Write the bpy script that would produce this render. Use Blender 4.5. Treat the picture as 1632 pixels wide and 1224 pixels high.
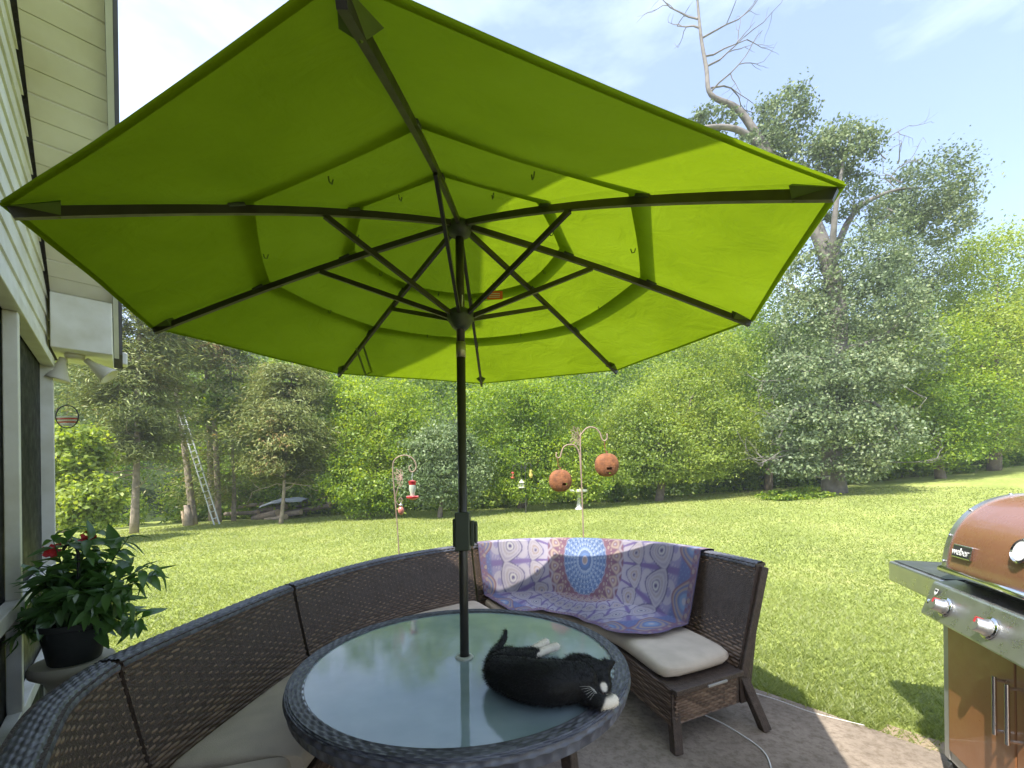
import bpy, bmesh, math, random
import numpy as np
from mathutils import Vector, Matrix, Euler, noise as mnoise
R = math.radians
for o in list(bpy.data.objects): bpy.data.objects.remove(o)
S = bpy.context.scene
COL = S.collection

# ------------------------------------------------------------------ camera, sky, sun, exposure
H, F, PCX, PCY, ROLL = 1.523, 668.4, 816.0, 769.0, 0.012
cam_data = bpy.data.cameras.new('camera')
cam = bpy.data.objects.new('camera', cam_data); COL.objects.link(cam)
cam.location = (0, 0, H); cam.rotation_euler = (R(90), ROLL, 0)
cam_data.sensor_width = 36; cam_data.lens = F / 1632 * 36
cam_data.shift_y = (PCY - 612) / 1632
cam_data.clip_start = 0.05; cam_data.clip_end = 2000
S.camera = cam
SUN = Vector((-0.43, -0.50, 1.0)).normalized()          # towards the sun: high, from the left
SUN_EL = math.asin(SUN.z); SUN_AZ = math.atan2(SUN.x, SUN.y)
world = bpy.data.worlds.new('World'); S.world = world; world.use_nodes = True
wn = world.node_tree.nodes; wl = world.node_tree.links
bg = wn['Background']
sky = wn.new('ShaderNodeTexSky'); sky.sky_type = 'NISHITA'; sky.sun_disc = False
sky.sun_elevation = SUN_EL; sky.sun_rotation = SUN_AZ
sky.air_density = 1.0; sky.dust_density = 1.4; sky.ozone_density = 1.0
tc = wn.new('ShaderNodeTexCoord'); mp = wn.new('ShaderNodeMapping')
mp.inputs['Scale'].default_value = (1.0, 1.0, 3.2); mp.inputs['Rotation'].default_value = (0.2, 0.35, 0.5)
cn = wn.new('ShaderNodeTexNoise'); cn.inputs['Scale'].default_value = 1.7; cn.inputs['Detail'].default_value = 7; cn.inputs['Roughness'].default_value = .55
cr = wn.new('ShaderNodeValToRGB'); cr.color_ramp.elements[0].position = .42; cr.color_ramp.elements[0].color = (.06, .06, .06, 1)
cr.color_ramp.elements[1].position = .78; cr.color_ramp.elements[1].color = (.5, .5, .5, 1)
mixw = wn.new('ShaderNodeMixRGB'); mixw.inputs['Color2'].default_value = (8.0, 8.6, 9.8, 1)
wl.new(tc.outputs['Generated'], mp.inputs['Vector']); wl.new(mp.outputs[0], cn.inputs['Vector'])
wl.new(cn.outputs['Fac'], cr.inputs['Fac']); wl.new(cr.outputs['Color'], mixw.inputs['Fac'])
wl.new(sky.outputs['Color'], mixw.inputs['Color1']); wl.new(mixw.outputs['Color'], bg.inputs['Color'])
bg.inputs['Strength'].default_value = 0.15
sl = bpy.data.lights.new('sun', 'SUN'); sun = bpy.data.objects.new('sun', sl); COL.objects.link(sun)
sl.energy = 3.9; sl.angle = R(0.55); sl.color = (1, .95, .86)
sun.rotation_euler = SUN.to_track_quat('Z', 'Y').to_euler()
vs = S.view_settings; vs.view_transform = 'Standard'; vs.look = 'None'; vs.exposure = 1.38; vs.gamma = 1; vs.use_curve_mapping = False
try:
    S.cycles.max_bounces = 6; S.cycles.transparent_max_bounces = 12; S.cycles.caustics_reflective = False; S.cycles.caustics_refractive = False
except Exception: pass

# ------------------------------------------------------------------ measuring helpers: a sight line of the photo -> a place
def ray(px, py):
    du, dv = px - PCX, py - PCY
    return (du - ROLL * dv) / F, (dv + ROLL * du) / F
def at(px, py, Y):
    u, v = ray(px, py); return Vector((u * Y, Y, H - v * Y))
def onz(px, py, z):
    u, v = ray(px, py); Y = (H - z) / v; return Vector((u * Y, Y, z))
def sstep(a, b, x):
    t = np.clip((x - a) / (b - a), 0, 1); return t * t * (3 - 2 * t)
def terr(x, y):
    x = np.clip(np.asarray(x, float), -60, 34); y = np.asarray(y, float)
    base = np.where(x < 0, .48 + .036 * x, .48 + .038 * x + .0014 * x * x)
    und = .02 * np.sin(x * .9 + .4 * y) + .015 * np.sin(y * 1.1 - .6 * x)
    return -.03 + sstep(2.5, 18, y) * base + und * sstep(4, 8, y)
def onterr(px, py, ymax=30):
    u, v = ray(px, py)
    for Y in np.arange(2, ymax, .02):
        if H - v * Y <= float(terr(u * Y, Y)): return Vector((u * Y, Y, float(terr(u * Y, Y))))
    Y = ymax; return Vector((u * Y, Y, float(terr(u * Y, Y))))

# ------------------------------------------------------------------ object helpers
def link(o, parent=None):
    COL.objects.link(o)
    if parent is not None: o.parent = parent
    return o
def mesh(name, V, Fc, mat=None, parent=None, smooth=False, loc=None):
    me = bpy.data.meshes.new(name); me.from_pydata([tuple(v) for v in V], [], [tuple(f) for f in Fc]); me.update()
    if smooth: me.polygons.foreach_set('use_smooth', [True] * len(me.polygons))
    if mat: me.materials.append(mat)
    o = bpy.data.objects.new(name, me)
    if loc is not None: o.location = loc
    return link(o, parent)
def npmesh(name, V, Fc, mat=None, parent=None, smooth=False, attr=None, col=None):
    """V (n,3), Fc (m,k) all faces k-sided; attr: one float per face; col: rgba per vertex"""
    me = bpy.data.meshes.new(name); V = np.asarray(V, np.float32); Fc = np.asarray(Fc, np.int32); m, k = Fc.shape
    me.vertices.add(len(V)); me.vertices.foreach_set('co', V.ravel())
    me.loops.add(m * k); me.loops.foreach_set('vertex_index', Fc.ravel())
    me.polygons.add(m); me.polygons.foreach_set('loop_start', np.arange(m, dtype=np.int32) * k)
    try: me.polygons.foreach_set('loop_total', np.full(m, k, np.int32))
    except Exception: pass
    me.update(calc_edges=True)
    if smooth: me.polygons.foreach_set('use_smooth', np.ones(m, bool))
    if attr is not None:
        a = me.attributes.new('rnd', 'FLOAT', 'FACE'); a.data.foreach_set('value', np.asarray(attr, np.float32))
    if col is not None:
        a = me.color_attributes.new('print', 'FLOAT_COLOR', 'POINT'); a.data.foreach_set('color', np.asarray(col, np.float32).ravel())
    if mat: me.materials.append(mat)
    return link(bpy.data.objects.new(name, me), parent)
def empty(name, loc=(0, 0, 0), rz=0):
    o = bpy.data.objects.new(name, None); o.location = loc; o.rotation_euler = (0, 0, rz); o.empty_display_size = .1
    return link(o)
def tag(o, label=None, cat=None, group=None, kind=None):
    if label: o['label'] = label
    if cat: o['category'] = cat
    if group: o['group'] = group
    if kind: o['kind'] = kind
    return o
class MB:
    def __init__(s): s.V = []; s.F = []
    def add(s, V, Fc):
        n = len(s.V); s.V += [Vector(v) for v in V]; s.F += [tuple(i + n for i in f) for f in Fc]; return s
    def box(s, a, b, M=None):
        x0, y0, z0 = a; x1, y1, z1 = b
        V = [Vector(v) for v in ((x0,y0,z0),(x1,y0,z0),(x1,y1,z0),(x0,y1,z0),(x0,y0,z1),(x1,y0,z1),(x1,y1,z1),(x0,y1,z1))]
        if M is not None: V = [M @ v for v in V]
        return s.add(V, [(3,2,1,0),(4,5,6,7),(0,1,5,4),(1,2,6,5),(2,3,7,6),(3,0,4,7)])
    def hexa(s, P):
        return s.add(P, [(3,2,1,0),(4,5,6,7),(0,1,5,4),(1,2,6,5),(2,3,7,6),(3,0,4,7)])
    def tube(s, pts, rad, n=8, cap=True):
        pts = [Vector(p) for p in pts]
        if not hasattr(rad, '__len__'): rad = [rad] * len(pts)
        up = Vector((0, 0, 1)); V = []; Fc = []; prev = None
        for i, p in enumerate(pts):
            t = (pts[min(i+1, len(pts)-1)] - pts[max(i-1, 0)])
            t = t.normalized() if t.length > 1e-9 else Vector((0, 0, 1))
            if prev is None:
                a = t.cross(up)
                if a.length < .05: a = t.cross(Vector((1, 0, 0)))
            else: a = prev - t * prev.dot(t)
            a.normalize(); prev = a; b = t.cross(a)
            for k in range(n):
                an = 2 * math.pi * k / n; V.append(p + (a * math.cos(an) + b * math.sin(an)) * rad[i])
        for i in range(len(pts) - 1):
            for k in range(n):
                k2 = (k + 1) % n; Fc.append((i*n+k, i*n+k2, (i+1)*n+k2, (i+1)*n+k))
        if cap: Fc.append(tuple(range(n-1, -1, -1))); Fc.append(tuple((len(pts)-1)*n + k for k in range(n)))
        return s.add(V, Fc)
    def lathe(s, prof, n=24, c=(0, 0, 0), M=None):
        V = []; Fc = []; c = Vector(c)
        for r, z in prof:
            for k in range(n):
                a = 2 * math.pi * k / n; v = Vector((r * math.cos(a), r * math.sin(a), z))
                V.append((M @ v if M is not None else v) + c)
        for i in range(len(prof) - 1):
            for k in range(n):
                k2 = (k+1) % n; Fc.append((i*n+k, i*n+k2, (i+1)*n+k2, (i+1)*n+k))
        if prof[0][0] > 1e-4: Fc.append(tuple(range(n-1, -1, -1)))
        if prof[-1][0] > 1e-4: Fc.append(tuple((len(prof)-1)*n + k for k in range(n)))
        return s.add(V, Fc)
    def beam(s, a, b, w, h, up=(0, 0, 1)):
        a = Vector(a); b = Vector(b); t = (b - a).normalized(); sd = t.cross(Vector(up)).normalized() * w / 2; u = sd.cross(t).normalized() * h / 2
        return s.hexa([a-sd-u, a+sd-u, b+sd-u, b-sd-u, a-sd+u, a+sd+u, b+sd+u, b-sd+u])
    def build(s, name, mat, parent=None, smooth=False, bevel=0, loc=None):
        o = mesh(name, s.V, s.F, mat, parent, smooth, loc)
        if bevel:
            m = o.modifiers.new('bevel', 'BEVEL'); m.width = bevel; m.segments = 2; m.limit_method = 'ANGLE'; m.angle_limit = R(40)
        return o
def autosmooth(o, ang=40):
    me = o.data
    me.polygons.foreach_set('use_smooth', [True] * len(me.polygons))
    try: me.set_sharp_from_angle(angle=R(ang))
    except Exception: pass
    return o

# ------------------------------------------------------------------ materials
def newmat(name):
    m = bpy.data.materials.new(name); m.use_nodes = True
    nt = m.node_tree; return m, nt, nt.nodes, nt.links, nt.nodes['Principled BSDF']
def ramp(nd, stops):
    c = nd.new('ShaderNodeValToRGB'); e = c.color_ramp.elements
    while len(e) < len(stops): e.new(.5)
    for el, (p, col) in zip(e, stops): el.position = p; el.color = (*col, 1)
    return c
def plain(name, col, rough=.6, metal=0, var=.15, scale=8, bump=0, bscale=60, spec=.5, coat=0, dirt=None):
    m, nt, nd, lk, b = newmat(name)
    t = nd.new('ShaderNodeTexCoord'); n = nd.new('ShaderNodeTexNoise'); n.inputs['Scale'].default_value = scale; n.inputs['Detail'].default_value = 6
    lk.new(t.outputs['Object'], n.inputs['Vector'])
    c2 = dirt if dirt else [c * (1 - var) for c in col]
    r = ramp(nd, [(.3, c2), (.6, col), (.85, [min(1, c * (1 + var * .6)) for c in col])])
    lk.new(n.outputs['Fac'], r.inputs['Fac']); lk.new(r.outputs['Color'], b.inputs['Base Color'])
    b.inputs['Metallic'].default_value = metal
    nr = nd.new('ShaderNodeTexNoise'); nr.inputs['Scale'].default_value = 11; nr.inputs['Detail'].default_value = 7; nr.inputs['Roughness'].default_value = .7; lk.new(t.outputs['Object'], nr.inputs['Vector'])
    mr = nd.new('ShaderNodeMapRange'); mr.inputs['From Min'].default_value = .3; mr.inputs['From Max'].default_value = .7; mr.inputs['To Min'].default_value = rough * .75; mr.inputs['To Max'].default_value = min(1, rough * 1.35 + .03)
    lk.new(nr.outputs['Fac'], mr.inputs['Value']); lk.new(mr.outputs[0], b.inputs['Roughness'])
    b.inputs['Specular IOR Level'].default_value = spec; b.inputs['Coat Weight'].default_value = coat
    if bump:
        n2 = nd.new('ShaderNodeTexNoise'); n2.inputs['Scale'].default_value = bscale; n2.inputs['Detail'].default_value = 4
        bp = nd.new('ShaderNodeBump'); bp.inputs['Strength'].default_value = bump; bp.inputs['Distance'].default_value = .01
        lk.new(t.outputs['Object'], n2.inputs['Vector']); lk.new(n2.outputs['Fac'], bp.inputs['Height']); lk.new(bp.outputs[0], b.inputs['Normal'])
    return m
def leafmat(name, stops, trans=.4, rough=.5, gloss=.03, nscale=.35):
    m, nt, nd, lk, b = newmat(name); nd.remove(b); out = nd['Material Output']
    a = nd.new('ShaderNodeAttribute'); a.attribute_name = 'rnd'
    g = nd.new('ShaderNodeNewGeometry'); n = nd.new('ShaderNodeTexNoise'); n.inputs['Scale'].default_value = nscale; n.inputs['Detail'].default_value = 3
    lk.new(g.outputs['Position'], n.inputs['Vector'])
    ma = nd.new('ShaderNodeMath'); ma.operation = 'MULTIPLY_ADD'; ma.inputs[1].default_value = .62
    mb = nd.new('ShaderNodeMath'); mb.operation = 'MULTIPLY_ADD'; mb.inputs[1].default_value = 1.1; mb.inputs[2].default_value = -.36
    lk.new(n.outputs['Fac'], mb.inputs[0]); lk.new(a.outputs['Fac'], ma.inputs[0]); lk.new(mb.outputs[0], ma.inputs[2])
    r = ramp(nd, stops); lk.new(ma.outputs[0], r.inputs['Fac'])
    d = nd.new('ShaderNodeBsdfDiffuse'); t = nd.new('ShaderNodeBsdfTranslucent'); gl = nd.new('ShaderNodeBsdfGlossy'); gl.inputs['Roughness'].default_value = rough
    hs = nd.new('ShaderNodeHueSaturation'); hs.inputs['Hue'].default_value = .485; hs.inputs['Saturation'].default_value = 1.15; hs.inputs['Value'].default_value = 1.5
    lk.new(r.outputs[0], d.inputs['Color']); lk.new(r.outputs[0], hs.inputs['Color']); lk.new(hs.outputs[0], t.inputs['Color'])
    m1 = nd.new('ShaderNodeMixShader'); m1.inputs[0].default_value = trans; lk.new(d.outputs[0], m1.inputs[1]); lk.new(t.outputs[0], m1.inputs[2])
    m2 = nd.new('ShaderNodeMixShader'); m2.inputs[0].default_value = gloss; lk.new(m1.outputs[0], m2.inputs[1]); lk.new(gl.outputs[0], m2.inputs[2])
    lk.new(m2.outputs[0], out.inputs['Surface']); return m

LEAF_MID = leafmat('leaf_mid', [(.1, (0.065, 0.131, 0.020)), (.5, (0.162, 0.264, 0.037)), (.9, (0.326, 0.421, 0.059))])
LEAF_BRIGHT = leafmat('leaf_bright', [(.1, (0.079, 0.158, 0.019)), (.5, (0.211, 0.317, 0.035)), (.9, (0.386, 0.461, 0.062))], trans=.5)
LEAF_YELLOW = leafmat('leaf_yellow', [(.1, (0.115, 0.185, 0.031)), (.5, (0.245, 0.330, 0.055)), (.9, (0.374, 0.437, 0.094))], trans=.5)
LEAF_SILVER = leafmat('leaf_silver', [(.1, (0.078, 0.128, 0.048)), (.5, (0.171, 0.239, 0.097)), (.9, (0.310, 0.374, 0.177))], gloss=.04, trans=.32)
LEAF_OAK = leafmat('leaf_oak', [(.1, (0.072, 0.109, 0.054)), (.5, (0.151, 0.209, 0.097)), (.9, (0.284, 0.328, 0.162))], gloss=.035, trans=.3)
LEAF_CEDAR = leafmat('leaf_cedar', [(.05, (0.085, 0.114, 0.033)), (.45, (0.170, 0.208, 0.056)), (.75, (0.267, 0.291, 0.088)), (.95, (0.413, 0.250, 0.111))], trans=.2)
LEAF_DEAD = leafmat('leaf_dead', [(.1, (.13, .08, .04)), (.5, (.2, .13, .07)), (.9, (.24, .19, .09))], trans=.2)
GRASS = leafmat('grass_blade', [(.05, (.15, .195, .045)), (.45, (.225, .275, .07)), (.8, (.30, .335, .105)), (.98, (.44, .42, .2))], trans=.5, gloss=.04, nscale=.45)
PLANT = leafmat('plant_leaf', [(.1, (.05, .12, .03)), (.5, (.09, .2, .05)), (.9, (.15, .28, .075))], trans=.35, gloss=.08, rough=.35)
BARK = plain('bark', (.19, .155, .12), .9, var=.45, scale=6, bump=.9, bscale=22)
BARK_PALE = plain('bark_pale', (.33, .27, .21), .9, var=.4, scale=7, bump=.8, bscale=25)
BARK_GREY = plain('bark_grey', (.2, .18, .165), .9, var=.4, scale=5, bump=.9, bscale=18)
WOOD_CUT = plain('cut_wood', (.5, .38, .24), .85, var=.3, scale=12)
WHITE_PAINT = plain('white_paint', (.74, .73, .66), .55, var=.12, scale=5, bump=.05, dirt=(.58, .56, .45))
VINYL = plain('vinyl_siding', (.74, .73, .66), .5, var=.1, scale=4, bump=.08, bscale=30, dirt=(.6, .58, .48))
SOFFIT = plain('soffit_vinyl', (.76, .73, .6), .5, var=.1, scale=3, dirt=(.62, .58, .43))
FASCIA = plain('fascia_metal', (.6, .6, .56), .4, var=.08)
ROOF = plain('roof_shingle', (.09, .085, .08), .95, var=.3, scale=20, bump=.6, bscale=80)
GLASS_DARK = plain('window_screen', (.02, .022, .022), .45, var=.3, scale=2, spec=.08)
BRONZE = plain('umbrella_bronze', (.045, .04, .034), .38, metal=.35, var=.2, scale=12)
HOUSING = plain('crank_plastic', (.04, .05, .035), .45, var=.15)
BRASS = plain('collar_metal', (.35, .33, .22), .4, metal=.7)
CUSHION = plain('cushion_fabric', (.55, .465, .37), .95, var=.14, scale=9, bump=.35, bscale=260, spec=.1)

STEEL = plain('stainless', (.55, .55, .54), .28, metal=.9, var=.12, scale=3)
STEEL_DULL = plain('painted_silver', (.42, .42, .40), .4, metal=.5, var=.12, scale=3)
CHROME = plain('chrome', (.8, .8, .8), .08, metal=1, var=.04)
COPPER = plain('copper_enamel', (.25, .11, .06), .26, var=.1, scale=3, coat=.6)
COPPER_DOOR = plain('door_enamel', (.29, .125, .05), .34, var=.12, scale=3, coat=.4)
DARKMETAL = plain('dark_metal', (.05, .05, .05), .5, metal=.3)
SHELFTOP = plain('shelf_top', (.11, .125, .125), .35, metal=.4, var=.15)
RUST = plain('rust', (.25, .095, .035), .9, var=.5, scale=18, bump=.5, bscale=70, dirt=(.13, .05, .022))
HOOKMETAL = plain('hook_metal', (.36, .26, .2), .6, metal=.2, var=.25, scale=20)
HOOKPINK = plain('butterfly_metal', (.55, .36, .3), .6, var=.2)
HOOKDARK = plain('hook_dark', (.05, .05, .045), .6)
RED = plain('red_plastic', (.55, .04, .05), .3, var=.1)
AMBER = plain('amber_glass', (.55, .28, .12), .2, var=.1)
REDNECTAR = plain('nectar', (.55, .2, .16), .15, var=.15)
CLEARPL = plain('clear_bottle', (.5, .56, .46), .12, var=.15, spec=.7)
ALU = plain('aluminium', (.5, .52, .54), .45, metal=.2, var=.1)
STONE = plain('cast_stone', (.55, .54, .52), .9, var=.2, scale=18, bump=.4, bscale=60)
POT = plain('plastic_pot', (.028, .03, .026), .5, var=.2)
CERAMIC = plain('beige_ceramic', (.5, .44, .34), .4, var=.15, scale=6)
PETAL = plain('red_petal', (.6, .03, .04), .5, var=.25, scale=30)
CABLE = plain('white_cable', (.65, .64, .6), .5, var=.1)
TARP = plain('tarp', (.32, .35, .40), .45, var=.3, scale=6)
DIRT = plain('bare_soil', (.34, .26, .17), .95, var=.3, scale=5, bump=.6, bscale=30)
ORANGE = plain('orange_tag', (.75, .14, .03), .7, var=.1)
WHITE_LAMP = plain('lamp_enamel', (.58, .55, .45), .5, var=.12)
BLACKM = plain('black_wire', (.02, .02, .02), .5)

def groundmat(name, stops, scale, bump=.6):
    m, nt, nd, lk, b = newmat(name)
    g = nd.new('ShaderNodeNewGeometry'); n1 = nd.new('ShaderNodeTexNoise'); n1.inputs['Scale'].default_value = scale; n1.inputs['Detail'].default_value = 8
    n2 = nd.new('ShaderNodeTexNoise'); n2.inputs['Scale'].default_value = scale * 14; n2.inputs['Detail'].default_value = 5
    lk.new(g.outputs['Position'], n1.inputs['Vector']); lk.new(g.outputs['Position'], n2.inputs['Vector'])
    mx = nd.new('ShaderNodeMath'); mx.operation = 'MULTIPLY_ADD'; mx.inputs[1].default_value = .55
    m2 = nd.new('ShaderNodeMath'); m2.operation = 'MULTIPLY'; m2.inputs[1].default_value = .45
    lk.new(n2.outputs['Fac'], m2.inputs[0]); lk.new(n1.outputs['Fac'], mx.inputs[0]); lk.new(m2.outputs[0], mx.inputs[2])
    r = ramp(nd, stops); lk.new(mx.outputs[0], r.inputs['Fac']); lk.new(r.outputs[0], b.inputs['Base Color'])
    bp = nd.new('ShaderNodeBump'); bp.inputs['Strength'].default_value = bump; bp.inputs['Distance'].default_value = .04
    lk.new(n2.outputs['Fac'], bp.inputs['Height']); lk.new(bp.outputs[0], b.inputs['Normal'])
    b.inputs['Roughness'].default_value = .95; b.inputs['Specular IOR Level'].default_value = .1
    return m
LAWN = groundmat('lawn_turf', [(.3, (.17, .205, .05)), (.45, (.225, .27, .07)), (.55, (.275, .315, .09)), (.68, (.36, .36, .14))], .7)
SHADE_SOIL = groundmat('forest_shade_soil', [(.3, (.018, .03, .01)), (.5, (.035, .055, .018)), (.7, (.06, .085, .028))], .8)  # dark green paints forest shade into the hillside; potting soil shares it

def concretemat():
    m, nt, nd, lk, b = newmat('patio_concrete'); t = nd.new('ShaderNodeTexCoord'); V = t.outputs['Object']
    def nz(sc, det, rough=.6):
        n = nd.new('ShaderNodeTexNoise'); n.inputs['Scale'].default_value = sc; n.inputs['Detail'].default_value = det; n.inputs['Roughness'].default_value = rough; lk.new(V, n.inputs['Vector']); return n.outputs['Fac']
    r1 = ramp(nd, [(.3, (.15, .12, .095)), (.5, (.25, .205, .16)), (.7, (.35, .29, .23))]); lk.new(nz(1.9, 9, .68), r1.inputs['Fac'])
    r2 = ramp(nd, [(.35, (.55, .52, .48)), (.55, (1, 1, 1))]); lk.new(nz(24, 6, .7), r2.inputs['Fac'])
    mx = nd.new('ShaderNodeMixRGB'); mx.blend_type = 'MULTIPLY'; mx.inputs['Fac'].default_value = .8; lk.new(r1.outputs[0], mx.inputs[1]); lk.new(r2.outputs[0], mx.inputs[2])
    vo = nd.new('ShaderNodeTexVoronoi'); vo.feature = 'DISTANCE_TO_EDGE'; vo.inputs['Scale'].default_value = .55; wv = nd.new('ShaderNodeTexNoise'); wv.inputs['Scale'].default_value = 3; wv.inputs['Detail'].default_value = 6
    va = nd.new('ShaderNodeVectorMath'); va.operation = 'MULTIPLY_ADD'; va.inputs[1].default_value = (.35, .35, .35); lk.new(V, wv.inputs['Vector']); lk.new(wv.outputs['Color'], va.inputs[0]); lk.new(V, va.inputs[2]); lk.new(va.outputs[0], vo.inputs['Vector'])
    r3 = ramp(nd, [(.004, (.25, .22, .2)), (.012, (1, 1, 1))]); lk.new(vo.outputs['Distance'], r3.inputs['Fac'])
    m2 = nd.new('ShaderNodeMixRGB'); m2.blend_type = 'MULTIPLY'; m2.inputs['Fac'].default_value = .12; lk.new(mx.outputs[0], m2.inputs[1]); lk.new(r3.outputs[0], m2.inputs[2])
    lk.new(m2.outputs[0], b.inputs['Base Color']); b.inputs['Roughness'].default_value = .9; b.inputs['Specular IOR Level'].default_value = .2
    bp = nd.new('ShaderNodeBump'); bp.inputs['Strength'].default_value = .6; bp.inputs['Distance'].default_value = .01; lk.new(nz(60, 6, .7), bp.inputs['Height']); lk.new(bp.outputs[0], b.inputs['Normal']); return m
CONCRETE = concretemat()
def wickermat(name, c0, c1, c2, rough=.5):
    m, nt, nd, lk, b = newmat(name)
    a = nd.new('ShaderNodeAttribute'); a.attribute_name = 'print'
    r = ramp(nd, [(.0, c0), (.5, c1), (1, c2)])
    lk.new(a.outputs['Fac'], r.inputs['Fac']); lk.new(r.outputs[0], b.inputs['Base Color'])
    b.inputs['Roughness'].default_value = rough; b.inputs['Specular IOR Level'].default_value = .4
    return m
WICKER = wickermat('brown_wicker', (.05, .03, .019), (.115, .072, .047), (.21, .138, .09))
WICKER_RIM = wickermat('grey_wicker', (.05, .05, .06), (.09, .09, .105), (.14, .145, .165), .4)
WICKER_PLAIN = plain('wicker_frame', (.07, .047, .034), .5, var=.4, scale=40, bump=.6, bscale=120)
RIM_PLAIN = plain('rim_frame', (.05, .05, .06), .5, var=.3, scale=40)

def fabric_green():
    m, nt, nd, lk, b = newmat('green_canvas'); nd.remove(b); out = nd['Material Output']
    t = nd.new('ShaderNodeTexCoord'); n = nd.new('ShaderNodeTexNoise'); n.inputs['Scale'].default_value = 2.5; n.inputs['Detail'].default_value = 5
    lk.new(t.outputs['Object'], n.inputs['Vector'])
    r = ramp(nd, [(.3, (.15, .225, .006)), (.5, (.18, .262, .007)), (.72, (.2, .29, .01))]); lk.new(n.outputs['Fac'], r.inputs['Fac'])
    d = nd.new('ShaderNodeBsdfDiffuse'); tr = nd.new('ShaderNodeBsdfTranslucent')
    lk.new(r.outputs[0], d.inputs['Color']); lk.new(r.outputs[0], tr.inputs['Color'])
    n2 = nd.new('ShaderNodeTexNoise'); n2.inputs['Scale'].default_value = 7; n2.inputs['Detail'].default_value = 8; n2.inputs['Distortion'].default_value = .8; bp = nd.new('ShaderNodeBump'); bp.inputs['Strength'].default_value = .5; bp.inputs['Distance'].default_value = .03
    lk.new(t.outputs['Object'], n2.inputs['Vector']); lk.new(n2.outputs['Fac'], bp.inputs['Height']); lk.new(bp.outputs[0], d.inputs['Normal']); lk.new(bp.outputs[0], tr.inputs['Normal'])
    mx = nd.new('ShaderNodeMixShader'); mx.inputs[0].default_value = .48
    lk.new(d.outputs[0], mx.inputs[1]); lk.new(tr.outputs[0], mx.inputs[2]); lk.new(mx.outputs[0], out.inputs['Surface']); return m
CANVAS = fabric_green()
CANVAS_DARK = plain('canvas_pocket', (.085, .135, .012), .9, var=.15)
def table_glass():
    m, nt, nd, lk, b = newmat('frosted_glass'); out = nd['Material Output']
    t = nd.new('ShaderNodeTexCoord')
    n = nd.new('ShaderNodeTexNoise'); n.inputs['Scale'].default_value = 5; n.inputs['Detail'].default_value = 5
    lk.new(t.outputs['Object'], n.inputs['Vector'])
    r = ramp(nd, [(.3, (.21, .28, .30)), (.7, (.30, .37, .385))]); lk.new(n.outputs['Fac'], r.inputs['Fac'])
    lk.new(r.outputs[0], b.inputs['Base Color'])
    b.inputs['Roughness'].default_value = .03; b.inputs['Specular IOR Level'].default_value = .75; b.inputs['IOR'].default_value = 1.6
    n2 = nd.new('ShaderNodeTexNoise'); n2.inputs['Scale'].default_value = 45; n2.inputs['Detail'].default_value = 3
    lk.new(t.outputs['Object'], n2.inputs['Vector'])
    bp = nd.new('ShaderNodeBump'); bp.inputs['Strength'].default_value = .06; bp.inputs['Distance'].default_value = .004
    lk.new(n2.outputs['Fac'], bp.inputs['Height']); lk.new(bp.outputs[0], b.inputs['Normal'])
    tr = nd.new('ShaderNodeBsdfTransparent'); tr.inputs['Color'].default_value = (.8, .95, .93, 1)
    mx = nd.new('ShaderNodeMixShader'); mx.inputs[0].default_value = .18
    lk.new(b.outputs[0], mx.inputs[1]); lk.new(tr.outputs[0], mx.inputs[2]); lk.new(mx.outputs[0], out.inputs['Surface']); return m
TGLASS = table_glass()
def printmat(name, rough=.95, bump=.3, bscale=300):
    m, nt, nd, lk, b = newmat(name)
    a = nd.new('ShaderNodeAttribute'); a.attribute_name = 'print'; lk.new(a.outputs['Color'], b.inputs['Base Color'])
    b.inputs['Roughness'].default_value = rough; b.inputs['Specular IOR Level'].default_value = .15
    t = nd.new('ShaderNodeTexCoord'); n2 = nd.new('ShaderNodeTexNoise'); n2.inputs['Scale'].default_value = bscale; bp = nd.new('ShaderNodeBump'); bp.inputs['Strength'].default_value = bump; bp.inputs['Distance'].default_value = .002
    lk.new(t.outputs['Object'], n2.inputs['Vector']); lk.new(n2.outputs['Fac'], bp.inputs['Height']); lk.new(bp.outputs[0], b.inputs['Normal'])
    return m
THROW = printmat('printed_cotton'); FUR = printmat('cat_fur', .6, .4, 200); FUR.node_tree.nodes['Principled BSDF'].inputs['Specular IOR Level'].default_value = .22

# ================================================================== THE SETTING
rng = np.random.default_rng(7); random.seed(7)
def grid(name, xs, ys, zf, mat):
    X, Y = np.meshgrid(xs, ys); Z = zf(X, Y); V = np.stack([X.ravel(), Y.ravel(), Z.ravel()], 1)
    nx, ny = len(xs), len(ys); i = np.arange(nx - 1)[None] + (np.arange(ny - 1) * nx)[:, None]; i = i.ravel()
    return npmesh(name, V, np.stack([i, i + 1, i + nx + 1, i + nx], 1), mat, smooth=True)
xs = np.concatenate([np.linspace(-400, -44, 10), np.linspace(-40, 40, 130), np.linspace(44, 400, 10)])
ys = np.concatenate([np.linspace(-60, -6, 8), np.linspace(-5, 40, 110), np.linspace(44, 600, 12)])
tag(grid('lawn', xs, ys, terr, LAWN), kind='structure')
def hillz(x, y):
    base = terr(x, np.full_like(np.asarray(x, float), 19.0))
    edge = 19.5 + 1.2 * np.sin(np.asarray(x) * .35)
    return base - .45 + .52 * np.maximum(np.asarray(y) - edge, -3) * 1.0 + .2 * np.sin(np.asarray(x) * .5) * np.sin(np.asarray(y) * .4)
def hill_c(x, y): return np.minimum(hillz(x, y), 26 + 0 * x)
tag(grid('wooded_hill', np.concatenate([np.linspace(-300, -52, 8), np.linspace(-46, 46, 60), np.linspace(52, 300, 8)]), np.concatenate([np.linspace(17.5, 60, 40), np.linspace(66, 500, 8)]), hill_c, SHADE_SOIL), kind='structure')  # backing slope behind the leaf gaps, coloured dark to read as forest shade

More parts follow.
